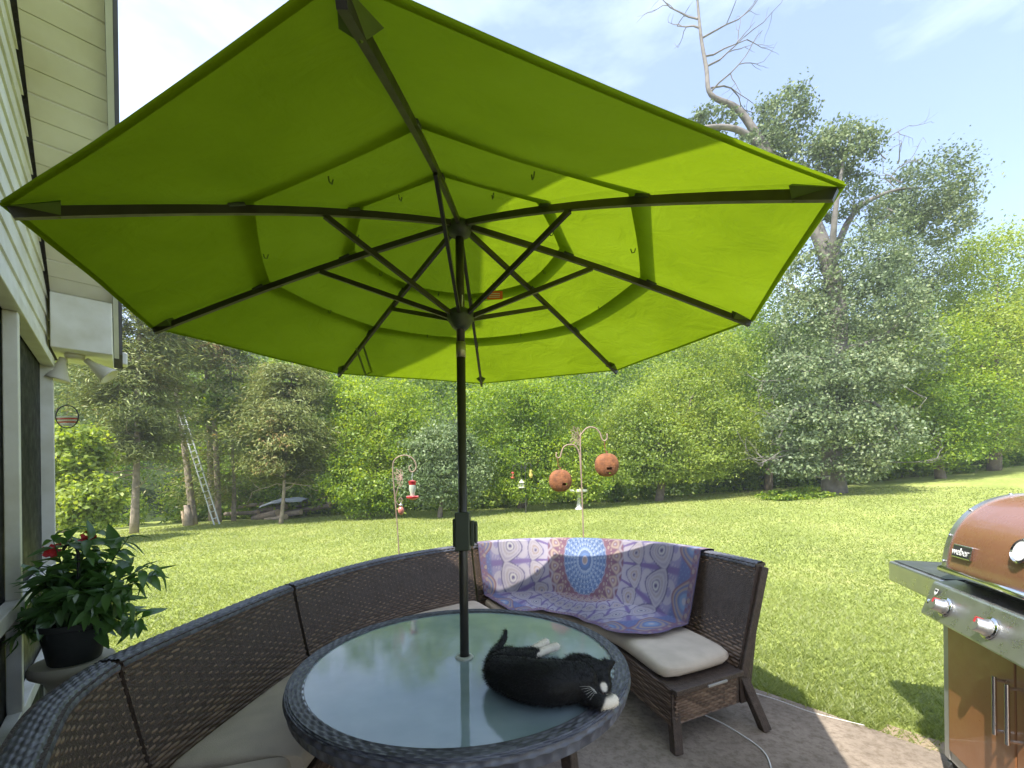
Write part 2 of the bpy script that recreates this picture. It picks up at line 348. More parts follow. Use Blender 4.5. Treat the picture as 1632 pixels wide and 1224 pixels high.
# patio slab: a real slab 10 cm thick, its edge running past the sofa end and the grill
PATIO = [(-2.75, -3.5), (3.4, -3.5), (3.0, 1.3), (2.55, 2.05), (2.22, 2.48), (1.78, 3.04), (1.45, 3.45), (.9, 4.05), (-1.2, 4.1), (-2.75, 3.4)]
def inpoly(x, y, P):
    x = np.asarray(x); c = np.zeros(x.shape, bool); n = len(P)
    for i in range(n):
        x0, y0 = P[i]; x1, y1 = P[(i + 1) % n]
        if y0 == y1: continue
        c ^= ((y0 > y) != (y1 > y)) & (x < (x1 - x0) * (y - y0) / (y1 - y0) + x0)
    return c
def wobble(P, step=.12, amp=.02):
    out = []
    for i in range(len(P)):
        a = Vector((*P[i], 0)); b = Vector((*P[(i + 1) % len(P)], 0)); n = max(1, int((b - a).length / step))
        for k in range(n):
            p = a.lerp(b, k / n); q = mnoise.noise_vector(p * 2.3) * amp; out.append((p.x + q.x, p.y + q.y))
    return out
def slab(name, P, z0, z1, mat):
    n = len(P); V = [(x, y, z0) for x, y in P] + [(x, y, z1) for x, y in P]
    return tag(mesh(name, V, [tuple(range(n, 2 * n))] + [(i, (i + 1) % n, n + (i + 1) % n, n + i) for i in range(n)], mat), kind='structure')
slab('patio', wobble(PATIO), -.12, 0, CONCRETE)
SOIL = [(2.2, 2.55), (2.5, 2.1), (2.95, 1.3), (3.15, 1.4), (2.75, 2.2), (2.35, 2.66)]
slab('bare_soil', wobble(SOIL, .07, .09), -.08, -.016, DIRT)

# grass: nobody could count it
def grass(n, seed):
    g = np.random.default_rng(seed)
    r = np.exp(g.uniform(math.log(2.2), math.log(21), n)); th = g.uniform(R(-62), R(62), n)
    x = r * np.sin(th); y = r * np.cos(th)
    ok = ~inpoly(x, y, PATIO) & (y > 1.0) & (y < 20)
    soil = inpoly(x, y, SOIL) & (g.random(n) < .7); ok &= ~soil
    x, y, r = x[ok], y[ok], r[ok]; m = len(x); z = terr(x, y)
    edge = np.exp(-np.maximum(0, (np.abs((x - 2.0) * .62 + (y - 2.75) * .78)) - .0) / .25) * (r < 4.5)
    hgt = g.uniform(.018, .038, m) * (1 + 1.2 * edge * g.random(m)) * (1 + .08 * np.sqrt(r)); w = g.uniform(.002, .0036, m) * (1 + r / 4.0)
    a = g.uniform(0, 2 * math.pi, m); lean = g.uniform(.7, 1.9, m) * hgt; la = g.uniform(0, 2 * math.pi, m)
    B = np.stack([x, y, z - .01], 1); sd = np.stack([np.cos(a), np.sin(a), 0 * a], 1) * w[:, None]
    tip = B + np.stack([np.cos(la) * lean, np.sin(la) * lean, hgt + .01], 1)
    V = np.stack([B - sd, B + sd, tip], 1).reshape(-1, 3)
    return tag(npmesh('grass', V, np.arange(3 * m).reshape(-1, 3), GRASS, attr=g.random(m)), 'short mown sunny grass covering the lawn beyond the patio', 'grass', kind='stuff')
grass(520000, 3)

# ------------------------------------------------------------------ foliage
def leaves(C, out, size, g, aspect=.55, updir=.5, rnd=.9, spray=None):
    n = len(C); N = out * .6 + np.array([0, 0, updir]) + g.normal(0, rnd, (n, 3)); N /= np.linalg.norm(N, axis=1)[:, None] + 1e-9
    A = g.normal(0, 1, (n, 3)) if spray is None else spray + g.normal(0, .45, (n, 3))
    A -= N * (A * N).sum(1)[:, None]; A /= np.linalg.norm(A, axis=1)[:, None] + 1e-9; Bv = np.cross(N, A)
    L = (size * g.uniform(.65, 1.35, n))[:, None]; Wd = L * aspect
    V = np.stack([C - A * L * .5, C + Bv * Wd * .5 - A * L * .05 + N * L * .06, C + A * L * .5, C - Bv * Wd * .5 - A * L * .05 + N * L * .06], 1)
    return V.reshape(-1, 3)
def blob_points(blobs, g, per=45, tight=.17, shell=(.5, 1.0)):
    """blobs: (center, (rx,ry,rz), n). Leaves gather in twig clumps, so that gaps stay between them."""
    Cs, Os = [], []
    for c, rad, n in blobs:
        c = np.array(c); rad = np.array(rad); k = max(6, int(n / per))
        d = g.normal(0, 1, (k, 3)); d /= np.linalg.norm(d, axis=1)[:, None]
        s = g.uniform(shell[0], shell[1], k) ** .6 * (1 + .22 * np.sin(d[:, 0] * 5 + d[:, 2] * 4 + c[0]) * g.random(k))
        cen = d * s[:, None]; wts = g.random(k) ** 1.5 + .15; idx = g.choice(k, n, p=wts / wts.sum())
        sg = tight * (.6 + .8 * g.random(k))
        P = cen[idx] + g.normal(0, 1, (n, 3)) * sg[idx][:, None] * np.array([1, 1, .7])
        Cs.append(P * rad + c); Os.append(d[idx])
    return np.concatenate(Cs), np.concatenate(Os)
def crown(name, blobs, size, mat, parent=None, seed=1, aspect=.55, kind=None, per=45, tight=.17, updir=.5, **kw):
    g = np.random.default_rng(seed); C, O = blob_points(blobs, g, per, tight); V = leaves(C, O, size, g, aspect, updir, **kw)
    o = npmesh(name, V, np.arange(len(V)).reshape(-1, 4), mat, parent, attr=g.random(len(C)))
    if kind: o['kind'] = kind
    return o
def pb(px, py, rx, ry, Y, n, deep=.8):
    """a foliage mass given by what it covers at its own distance"""
    c = at(px, py, Y); return ((c.x, c.y, c.z), (rx * Y / F, min(rx, ry * 1.2) * Y / F * deep, ry * Y / F), int(n * 2.5))
def twist(pts, seed, amp):
    out = []
    for i, p in enumerate(pts):
        q = mnoise.noise_vector(Vector(p) * 1.7 + Vector((seed, 0, 0))) * amp; out.append(Vector(p) + q * (0 if i == 0 else 1))
    return out
def dens(pts, n):
    """Catmull-Rom through the points"""
    P = [Vector(p) for p in pts]; P = [P[0] * 2 - P[1]] + P + [P[-1] * 2 - P[-2]]; out = []
    for i in range(1, len(P) - 2):
        for k in range(n):
            t = k / n; a, b, c, d = P[i-1], P[i], P[i+1], P[i+2]
            out.append(.5 * ((2*b) + (c - a)*t + (2*a - 5*b + 4*c - d)*t*t + (3*b - a - 3*c + d)*t**3))
    out.append(P[-2]); return out
def lint(rs, n): 
    m = len(rs); return [float(np.interp(i / (n - 1) * (m - 1), range(m), rs)) for i in range(n)]
def limb(mb, pts, rs, n=7, sub=4, seed=0, amp=0):
    p = dens(twist(pts, seed, amp) if amp else pts, sub); mb.tube(p, lint(rs, len(p)), n)
def twigs(mb, p, d, L, r, depth, g):
    """a bare branch that forks"""
    d = Vector(d).normalized(); pts = [Vector(p)]
    for k in range(4):
        d = (d + Vector(g.normal(0, .22, 3)) + Vector((0, 0, .05))).normalized(); pts.append(pts[-1] + d * L / 4)
    mb.tube(pts, [r * (1 - .16 * k) for k in range(5)], 5)
    if depth > 0:
        for k in (2, 3, 4):
            if g.random() < .85:
                nd_ = (d + Vector(g.normal(0, .65, 3))).normalized(); twigs(mb, pts[k], nd_, L * g.uniform(.45, .7), r * .5, depth - 1, g)

# woodland mass behind: reads as one wall of leaves
def woodland():
    g = np.random.default_rng(11); bl = []
    for row, (y0, hmin, hmax, n) in enumerate([(21.5, 6.5, 8.5, 3600), (25.5, 8.5, 10.5, 3800), (30.5, 8, 10, 2400)]):
        for x in np.arange(-38 - row * 6, 40 + row * 6, 2.7 + row * .5):
            xx = x + g.uniform(-.8, .8); yy = y0 + g.uniform(-1, 1.3); zb = float(hillz(np.array([xx]), np.array([yy]))[0])
            hh = g.uniform(hmin, hmax) - row * 1.0
            if 9 < xx < 20: hh *= .82
            k = 3
            for j in range(k):
                zc = zb + hh * (.2 + .6 * j / (k - 1)); rr = g.uniform(1.5, 2.3)
                bl.append(((xx + g.uniform(-.7, .7), yy + g.uniform(-.4, .4), zc), (rr, rr * .8, hh * .26), n // k))
    for x in np.arange(-26, 30, 1.5):                            # undergrowth along the wood's edge
        xx = x + g.uniform(-.6, .6); yy = 18.6 + g.uniform(-.5, .9) + (.9 if -12 < xx < -4 else 0); zb = float(terr(xx, yy)); r0 = g.uniform(.8, 1.3)
        bl.append(((xx, yy, zb + r0 * .7), (r0 * 1.1, r0 * .8, r0), 1500))
    return crown('woodland', bl, .18, LEAF_MID, seed=12, per=40, tight=.2)
tag(woodland(), 'dense wall of green woodland closing off the far side of the lawn', 'woodland', kind='stuff')

def tree(name, label, base, cat='tree', group=None):
    o = empty(name, (0, 0, 0)); tag(o, label, cat, group); return o
def under(px, Y):
    u, v = ray(px, 800); return Vector((u * Y, Y, float(terr(u * Y, Y)) - .08))
def cedar(label, base_px, Y, lean_px, top_py, crown_px, seed, trunk_r, mat=LEAF_CEDAR, n=9000, bare=True, deadn=0):
    g = np.random.default_rng(seed); b = under(base_px, Y); t = at(lean_px, top_py, Y)
    root = tree('cedar_tree', label, b)
    mb = MB(); pts = [b.lerp(t, k / 6) for k in range(7)]
    limb(mb, pts, [trunk_r * 1.25] + [trunk_r * (1 - .13 * k) for k in range(1, 7)], 10, 3, seed, .06); trunk = mb.build('trunk', BARK_PALE, root, True)
    bl = []; Cs, Sp, Os = [], [], []
    for (py0, py1, hw0, hw1) in crown_px:
        nl = int(abs(py0 - py1) / 9)
        for j in range(nl):
            f = (j + g.random() * .7) / nl; py = py0 + (py1 - py0) * f; hw = (hw0 + (hw1 - hw0) * f) * g.uniform(.7, 1.15) * Y / F
            fr = min(1, max(0, (at(lean_px, py, Y).z - b.z) / (t.z - b.z))); c = b.lerp(t, fr)
            for q in range(5):
                an = g.uniform(0, 2 * math.pi); d = np.array([math.cos(an), math.sin(an) * .9, 0]); m = int(n / (nl * len(crown_px) * 5))
                s = g.random(m) ** .6; side = g.normal(0, .16, (m, 3)) * hw * np.array([1, 1, .45])
                P = np.array(c) + d * (s * hw)[:, None] + np.array([0, 0, 1]) * (.22 * hw * s - .32 * hw * s ** 2)[:, None] + side * (.35 + s)[:, None]
                Cs.append(P); Sp.append(np.tile(d + [0, 0, -.1], (m, 1))); Os.append(np.tile(d, (m, 1)))
    C = np.concatenate(Cs); V = leaves(C, np.concatenate(Os), .16, g, .2, .9, .6, np.concatenate(Sp))
    npmesh('crown', V, np.arange(len(V)).reshape(-1, 4), mat, root, attr=g.random(len(C)))
    if bare:
        mb = MB(); py0 = crown_px[0][0]
        for k in range(9):
            f = (at(lean_px, py0 + g.uniform(-45, 45), Y).z - b.z) / (t.z - b.z); p = b.lerp(t, f); an = g.uniform(0, 6.28)
            twigs(mb, p, (math.cos(an), math.sin(an) * .6, .12), g.uniform(.7, 1.5), .022, 1, g)
        mb.build('dead_branches', BARK_PALE, root)['kind'] = 'stuff'
    return root
def broadleaf(name, label, base_px, Y, blobs, size, mat, seed, trunk=.12, top=None, cat='tree', per=45, tight=.17, bark=BARK, aspect=.55, group=None):
    b = under(base_px, Y); root = tree(name, label, b, cat, group); g = np.random.default_rng(seed)
    mb = MB(); tops = sorted(blobs, key=lambda q: -q[0][2])
    c0 = Vector(np.mean([q[0] for q in blobs], axis=0)); fork = b.lerp(Vector((c0.x, c0.y, c0.z)), .55)
    limb(mb, [b, b.lerp(fork, .5), fork], [trunk * 1.3, trunk, trunk * .8], 9, 4, seed, trunk * .6)
    for c, rad, n in blobs: limb(mb, [fork, fork.lerp(Vector(c), .5) + Vector(g.normal(0, .12, 3)), Vector(c)], [trunk * .6, trunk * .35, trunk * .12], 6, 3)
    mb.build('trunk', bark, root, True)
    crown('crown', blobs, size, mat, root, seed, aspect, per=per, tight=tight); return root

# --- left group
broadleaf('leafy_shrub', 'bright yellow green shrub growing behind the flowering pot plant', 108, 11.0,
    [pb(110, 720, 50, 40, 11, 2600), pb(95, 790, 50, 45, 11, 2600), pb(140, 800, 40, 45, 10.8, 2000)], .13, LEAF_YELLOW, 21, .05, cat='shrub')
broadleaf('background_tree', 'pale silvery leaved tree seen under the porch floodlights', 100, 15.5,
    [pb(95, 640, 60, 70, 15.5, 3500), pb(110, 560, 60, 55, 16, 2600), pb(80, 730, 60, 60, 15.5, 2400)], .1, LEAF_SILVER, 22, .14)
cedar('tall cedar with a bare pale trunk near the left edge of the lawn', 213, 13.6, 226, 330, [(735, 560, 60, 92), (560, 360, 90, 35)], 23, .105, n=52000)
cedar('dense dark cedar behind the leaning trunk and the ladder', 372, 17.5, 366, 470, [(800, 640, 80, 70), (640, 500, 70, 25)], 24, .08, n=22000, bare=False)
cedar('mid height cedar with spreading boughs above the log pile', 447, 15.2, 468, 560, [(765, 690, 50, 98), (690, 580, 98, 40)], 25, .065, n=42000)
# leaning dead trunk
def leaning_trunk():
    Y = 14.2; root = tree('leaning_tree', 'nearly bare leaning tree trunk propping up the tall ladder', None); g = np.random.default_rng(26)
    b = onterr(309, 836) - Vector((0, 0, .08)); Y = b.y; mb = MB()
    limb(mb, [b, at(300, 760, Y), at(291, 690, Y), at(281, 620, Y), at(272, 550, Y), at(262, 480, Y)], [.15, .115, .1, .09, .08, .06], 10, 4); mb.build('trunk', BARK_PALE, root, True)
    mb = MB()
    for k in range(15):
        p = at(279 - k * 1.2, 630 - k * 8, Y); s = -1 if g.random() < .7 else 1
        twigs(mb, p, (s, g.normal(0, .4), .35), g.uniform(.8, 1.7), .02, 1, g)
    mb.build('dead_branches', BARK_PALE, root)['kind'] = 'stuff'
    crown('crown', [pb(245, 575, 38, 40, Y, 900), pb(300, 560, 45, 30, Y, 1300), pb(285, 500, 60, 50, Y, 2200)], .2, LEAF_CEDAR, root, 27, .3)
    crown('dead_foliage', [pb(240, 590, 40, 30, Y, 700)], .2, LEAF_DEAD, root, 28, .25)
    return b
LT = leaning_trunk()
for i, (px, y0, y1, Yd, lab) in enumerate([(333, 560, 800, 18.2, 'thin bare grey trunk at the wood edge right above the ladder top'), (344, 650, 795, 17.0, 'slim brown trunk standing in the dark gap beside the ladder')]):
    root = tree('thin_tree', lab, None); b = under(px + 4, Yd); mb = MB()
    limb(mb, [b, at(px, (y0 + y1) / 2, Yd), at(px - 4, y0, Yd)], [.12, .1, .07], 8, 4, 3 + i, .06); mb.build('trunk', BARK_PALE, root, True)
    g = np.random.default_rng(40 + i); mb = MB()
    for k in range(6): twigs(mb, at(px - 2, y0 + 10 + 14 * k, Yd), (g.normal(0, 1), g.normal(0, .5), .3), .9, .018, 1, g)
    mb.build('dead_branches', BARK_PALE, root)['kind'] = 'stuff'
    crown('crown', [pb(px, y0 - 15, 40, 40, Yd, 1200)], .18, LEAF_MID, root, 50 + i)
# --- middle group
broadleaf('leafy_tree', 'bright green leafy tree between the mid cedar and the umbrella pole', 590, 17.0,
    [pb(600, 650, 70, 50, 16, 4200), pb(575, 720, 50, 55, 15.6, 3200), pb(640, 700, 50, 50, 15.6, 2800), pb(600, 785, 60, 35, 15.2, 2600), pb(560, 770, 40, 40, 15.0, 1800), pb(545, 640, 40, 40, 16.4, 1500)], .1, LEAF_BRIGHT, 31, .12)
broadleaf('silvery_shrub', 'pale silvery green shrub just behind the red hummingbird feeder', 700, 15.0,
    [pb(700, 720, 52, 45, 15, 3000), pb(690, 770, 60, 35, 14.8, 2600), pb(740, 745, 40, 50, 15, 2000)], .1, LEAF_SILVER, 32, .08, cat='shrub')
broadleaf('leafy_tree', 'big bright green tree directly right of the umbrella pole', 830, 17.2,
    [pb(800, 650, 75, 50, 16.4, 4500), pb(880, 660, 70, 60, 16.2, 4500), pb(820, 720, 60, 45, 15.8, 3000), pb(920, 730, 50, 45, 15.6, 2600), pb(860, 775, 60, 26, 15.4, 2000), pb(930, 775, 40, 26, 15.2, 1500)], .1, LEAF_BRIGHT, 33, .15)
broadleaf('leafy_tree', 'rounded pale green tree right of the rusty hanging ornaments', 1050, 16.8,
    [pb(1010, 680, 62, 58, 16.6, 3800), pb(1080, 640, 80, 60, 17, 4600), pb(1060, 710, 70, 50, 16.2, 3600), pb(1150, 690, 70, 60, 16.4, 4000), pb(1120, 580, 70, 45, 17.4, 3000), pb(1010, 745, 60, 30, 15.8, 1800), pb(1110, 740, 70, 30, 15.8, 2000)], .1, LEAF_YELLOW, 34, .14)
broadleaf('dark_tree', 'shaded dark green tree left of the tall dying oak', 1225, 18.5,
    [pb(1215, 600, 60, 70, 18.5, 3200), pb(1210, 690, 60, 60, 18, 2800), pb(1260, 520, 60, 60, 18.5, 2400)], .11, LEAF_MID, 35, .14)
# --- right group
broadleaf('leafy_tree', 'tall hazy yellow green tree at the right edge behind the grill', 1585, 17.5,
    [pb(1590, 450, 70, 85, 17.5, 5200), pb(1560, 560, 85, 80, 17, 5200), pb(1630, 560, 60, 90, 17.4, 3000), pb(1610, 660, 70, 60, 16.6, 3600)], .105, LEAF_YELLOW, 36, .18)
broadleaf('leafy_tree', 'bright green tree between the dying oak and the hazy right edge tree', 1500, 16.6,
    [pb(1490, 570, 75, 55, 16.8, 4200), pb(1450, 640, 60, 55, 16.4, 3200), pb(1530, 650, 70, 60, 16.2, 3600), pb(1480, 705, 90, 40, 15.9, 3600)], .1, LEAF_BRIGHT, 37, .14)
broadleaf('leafy_tree', 'grey green tree rising behind the dying oak on its right side', 1430, 19.5,
    [pb(1410, 480, 70, 70, 19.5, 3800), pb(1470, 430, 60, 55, 19.5, 2600), pb(1400, 400, 50, 45, 19.5, 1500)], .11, LEAF_OAK, 38, .16)
def oak():
    b = onterr(1330, 786) - Vector((0, 0, .1)); Y = b.y; g = np.random.default_rng(60)
    root = tree('oak_tree', 'tall half dead oak with bare snag top and patchy grey leaves', b)
    mb = MB()
    limb(mb, [b, at(1326, 720, Y), at(1326, 620, Y), at(1338, 530, Y), at(1325, 440, Y), at(1290, 340, Y), at(1235, 265, Y), at(1205, 215, Y), at(1175, 172, Y), at(1134, 152, Y), at(1127, 110, Y), at(1118, 60, Y), at(1112, 5, Y), at(1108, -40, Y)],
         [.42, .31, .28, .28, .26, .23, .19, .14, .11, .08, .07, .055, .04, .025], 12, 5, 5, .05)
    trunk = mb.build('trunk', BARK_GREY, root, True)
    def L(P, r):
        m_ = MB(); limb(m_, [at(x, y, Y + dy) for x, y, dy in P], r, 7, 4); m_.build('limb', BARK_GREY, root, True)
    L([(1235, 265, 0), (1190, 215, -.3), (1150, 202, -.4), (1095, 206, -.5)], [.13, .11, .09, .04])
    L([(1320, 430, 0), (1360, 340, .5), (1420, 305, .7), (1470, 300, 1)], [.15, .1, .06, .03])
    L([(1325, 450, 0), (1330, 350, -.8), (1345, 250, -1)], [.14, .09, .04])
    L([(1327, 560, 0), (1400, 540, -.8), (1450, 500, -1)], [.1, .07, .03])
    L([(1327, 660, 0), (1390, 640, -1), (1440, 700, -1.4)], [.09, .06, .02])
    L([(1327, 640, 0), (1270, 650, -1), (1240, 700, -1.4)], [.09, .06, .02])
    L([(1335, 520, 0), (1280, 470, .4), (1250, 450, .5)], [.1, .06, .03])
    mb = MB()
    for px, py, dx, Ln in [(1128, 105, .9, 1.8), (1134, 140, 1.3, 2.2), (1120, 60, .8, 1.7), (1112, 30, -.8, 1.6), (1130, 150, .9, 1.6), (1110, 0, .2, 1.5), (1116, 45, -.9, 1.2), (1122, 90, .9, 1.6)]:
        twigs(mb, at(px, py, Y), (dx, g.normal(0, .3), .55), Ln, .035, 2, g)
    for k in range(20):
        x = g.uniform(1230, 1440); y = g.uniform(560, 770); twigs(mb, at(x, y, Y - 1.0), (np.sign(x - 1328), g.normal(0, .4), -.15), g.uniform(.6, 1.4), .022, 2, g)
    for k in range(14):
        x = g.uniform(1220, 1480); y = g.uniform(230, 420); twigs(mb, at(x, y, Y), (g.normal(0, 1), g.normal(0, .4), .6), g.uniform(.6, 1.3), .022, 2, g)
    mb.build('bare_twigs', BARK_GREY, root)['kind'] = 'stuff'
    bl = [pb(1250, 190, 42, 42, Y, 1700), pb(1215, 240, 50, 35, Y, 1500), pb(1140, 190, 35, 22, Y, 600), pb(1345, 235, 48, 42, Y - .8, 1900), pb(1290, 260, 60, 40, Y, 1700), pb(1330, 310, 70, 40, Y, 1500),
          pb(1480, 305, 62, 52, Y + .9, 3200), pb(1500, 350, 45, 40, Y + .9, 1500), pb(1420, 350, 40, 30, Y + .5, 800),
          pb(1380, 420, 70, 55, Y - .3, 1900), pb(1290, 440, 50, 60, Y + .3, 1600), pb(1400, 490, 80, 55, Y - .6, 2400), pb(1280, 520, 50, 55, Y, 1600), pb(1440, 560, 70, 45, Y - .8, 1800),
          pb(1290, 600, 65, 50, Y - .8, 2300), pb(1370, 600, 60, 45, Y - 1, 1700), pb(1280, 680, 60, 45, Y - 1.1, 2000), pb(1390, 690, 70, 50, Y - 1.2, 2400), pb(1270, 740, 45, 24, Y - 1.1, 900), pb(1370, 745, 50, 22, Y - 1.1, 700)]
    bl = [(c, r_, int(n * .74)) for c, r_, n in bl]
    crown('crown', bl, .115, LEAF_OAK, root, 61, .6, per=22, tight=.16)
    return b
OAK = oak()
bp = onterr(1270, 795)
root = empty('ground_ivy', bp); tag(root, 'low leafy ground plant at the foot of the tall oak', 'plant')
crown('foliage', [((-.4, 0, .12), (.75, .45, .16), 1300), ((.5, .1, .18), (.7, .45, .24), 1500), ((.9, -.1, .08), (.5, .3, .12), 700)], .11, LEAF_BRIGHT, root, 66, .7)
root['kind'] = 'stuff'

# ------------------------------------------------------------------ house: gable end with rake, soffit and boxed return
HC = Vector((-3.2, 2.9, 0)); HD = Vector((.678, -.735, 0)).normalized(); HN = Vector((.735, .678, 0)).normalized()   # corner, along the wall towards us, outward
SL = math.tan(R(42)); EZ = 2.74; TR = 2.4                       # roof pitch, eave height at the corner, ridge distance
def hw(t, n, z): return HC + HD * t + HN * n + Vector((0, 0, z))
def rake(t): return EZ + SL * (t if t < TR else 2 * TR - t)
house = empty('house', HC); tag(house, 'cream vinyl sided house gable with white trim at the left edge', 'house')
house.location = (0, 0, 0)
def hbox(mb, t0, t1, n0, n1, z0, z1): mb.hexa([hw(t0,n0,z0), hw(t1,n0,z0), hw(t1,n1,z0), hw(t0,n1,z0), hw(t0,n0,z1), hw(t1,n0,z1), hw(t1,n1,z1), hw(t0,n1,z1)])
WH = 2.40                                                        # head of the window band
mb = MB()
V = [hw(0, -.02, WH), hw(2 * TR, -.02, WH), hw(2 * TR, -.02, rake(2 * TR)), hw(TR, -.02, rake(TR)), hw(0, -.02, EZ)]
mb.add(V + [v - HN * .14 for v in V], [(0, 1, 2, 3, 4), (9, 8, 7, 6, 5)] + [(i, i + 5, (i + 1) % 5 + 5, (i + 1) % 5) for i in range(5)]); wall = mb.build('wall', VINYL, house)
step = .13; z = WH + .02
while z < rake(TR) - .1:                                          # each lap of siding, its lower edge proud
    ta = max(0, (z + step - EZ) / SL) + .01; tb = 2 * TR - ta; z1 = z + step + .006
    ta2 = max(0, (z - EZ) / SL) + .01
    mb = MB(); mb.hexa([hw(ta2, -.018, z), hw(2*TR-ta2, -.018, z), hw(2*TR-ta2, .012, z), hw(ta2, .012, z), hw(ta, -.018, z1), hw(tb, -.018, z1), hw(tb, .002, z1), hw(ta, .002, z1)])
    mb.build('siding_board', VINYL, house); z += step
OV = .36                                                         # overhang
mb = MB()
for n0, n1, t0, t1 in ((-6, OV, -.35, TR),):
    mb.hexa([hw(t0,n0,EZ+SL*t0+.06), hw(TR,n0,rake(TR)+.06), hw(TR,n1+.02,rake(TR)+.06), hw(t0,n1+.02,EZ+SL*t0+.06), hw(t0,n0,EZ+SL*t0+.2), hw(TR,n0,rake(TR)+.2), hw(TR,n1+.02,rake(TR)+.2), hw(t0,n1+.02,EZ+SL*t0+.2)])
    mb.hexa([hw(TR,n0,rake(TR)+.06), hw(2*TR,n0,EZ+.06), hw(2*TR,n1+.02,EZ+.06), hw(TR,n1+.02,rake(TR)+.06), hw(TR,n0,rake(TR)+.2), hw(2*TR,n0,EZ+.2), hw(2*TR,n1+.02,EZ+.2), hw(TR,n1+.02,rake(TR)+.2)])
roof = mb.build('roof', ROOF, house)
k = 0; t = .02                                                    # soffit strips under the sloping rake
while t < TR - .06:
    t1 = t + .085; mb = MB(); lift = .004 * (k % 2)
    P = [hw(t, .024, rake(t) + .02 + lift), hw(t1 - .006, .024, rake(t1 - .006) + .02 + lift), hw(t1 - .006, OV - .03, rake(t1 - .006) + .02 + lift), hw(t, OV - .03, rake(t) + .02 + lift)]
    mb.hexa(P + [p + Vector((0, 0, .03)) for p in P]); mb.build('soffit_strip', SOFFIT, house); t = t1; k += 1
mb = MB()                                                        # fascia, with a darker gutter-like drip edge outside
P = [hw(-.2, OV - .028, EZ - .2 * SL - .03), hw(TR, OV - .028, rake(TR) - .03), hw(TR, OV, rake(TR) - .03), hw(-.2, OV, EZ - .2 * SL - .03)]
mb.hexa(P + [p + Vector((0, 0, .085)) for p in P]); mb.build('fascia', FASCIA, house)
mb = MB(); P = [hw(-.2, OV + .002, EZ - .2 * SL + .005), hw(TR, OV + .002, rake(TR) + .005), hw(TR, OV + .018, rake(TR) + .005), hw(-.2, OV + .018, EZ - .2 * SL + .005)]
mb.hexa(P + [p + Vector((0, 0, .16)) for p in P]); mb.build('rake_edge', plain('drip_edge', (.13, .13, .2), .5), house)
mb = MB(); hbox(mb, -.32, .16, .026, OV - .032, 2.47, EZ + .10); box = mb.build('eave_return', WHITE_PAINT, house, bevel=.006)
mb = MB(); hbox(mb, -.45, -.335, -.3, OV + .05, 2.52, 2.62); mb.build('gutter', WHITE_PAINT, house, bevel=.01)
# porch band of screened windows below the siding
mb = MB(); hbox(mb, 0, 2 * TR, -.05, -.035, .1, WH); pane = mb.build('window_pane', GLASS_DARK, house)
mb = MB(); hbox(mb, -.005, .024, -.055, .028, 0, WH + .02); mb.build('corner_post', WHITE_PAINT, house, bevel=.004)
mb = MB(); hbox(mb, .028, 2 * TR, -.03, .034, WH - .04, WH + .02); mb.build('window_head', WHITE_PAINT, house, bevel=.004)
for t in (1.22, 2.3, 3.4, 4.5): 
    mb = MB(); hbox(mb, t, t + .045, -.03, .02, 0, WH - .042); mb.build('mullion', WHITE_PAINT, house, bevel=.004)
for z0, z1 in ((.93, 1.0), (.40, .47)):
    for a, b_ in ((.028, 1.215), (1.27, 2.295), (2.35, 3.395)):
        mb = MB(); hbox(mb, a, b_, -.03, .02, z0, z1); mb.build('window_rail', WHITE_PAINT, house, bevel=.004)
mb = MB(); hbox(mb, -.0, 2 * TR, -.2, -.04, -.1, .1); mb.build('sill_plate', WHITE_PAINT, house)
mb = MB(); hbox(mb, 0, 2 * TR, -2.2, -2.1, 0, WH + .3); hbox(mb, 0.01, .06, -6, -.13, 0, WH + .3); mb.build('inner_wall', plain('porch_inside', (.2, .19, .17), .9), house)

# twin floodlight fixed under the eave return
fl = empty('floodlight', hw(.0, .13, 2.47)); tag(fl, 'twin cream floodlight heads fixed below the white eave box', 'floodlight')
mb = MB(); mb.lathe([(.0, -.03), (.05, -.028), (.055, 0), (.0, 0)], 16); mb.build('base_plate', WHITE_LAMP, fl, True)
for s, d in ((-1, Vector((-.16, -.12, -.95))), (1, Vector((.6, .35, -.6)))):
    d.normalize(); q = d.to_track_quat('Z', 'Y').to_matrix().to_4x4(); o = Vector((.05 * s, .03 * s, -.03))
    M = Matrix.Translation(o) @ q
    mb = MB(); mb.lathe([(.0, 0), (.02, 0), (.024, .04), (.032, .06), (.045, .10), (.066, .15), (.07, .165), (.06, .16), (.0, .145)], 20, M=M); lh = mb.build('lamp_head', WHITE_LAMP, fl, True)

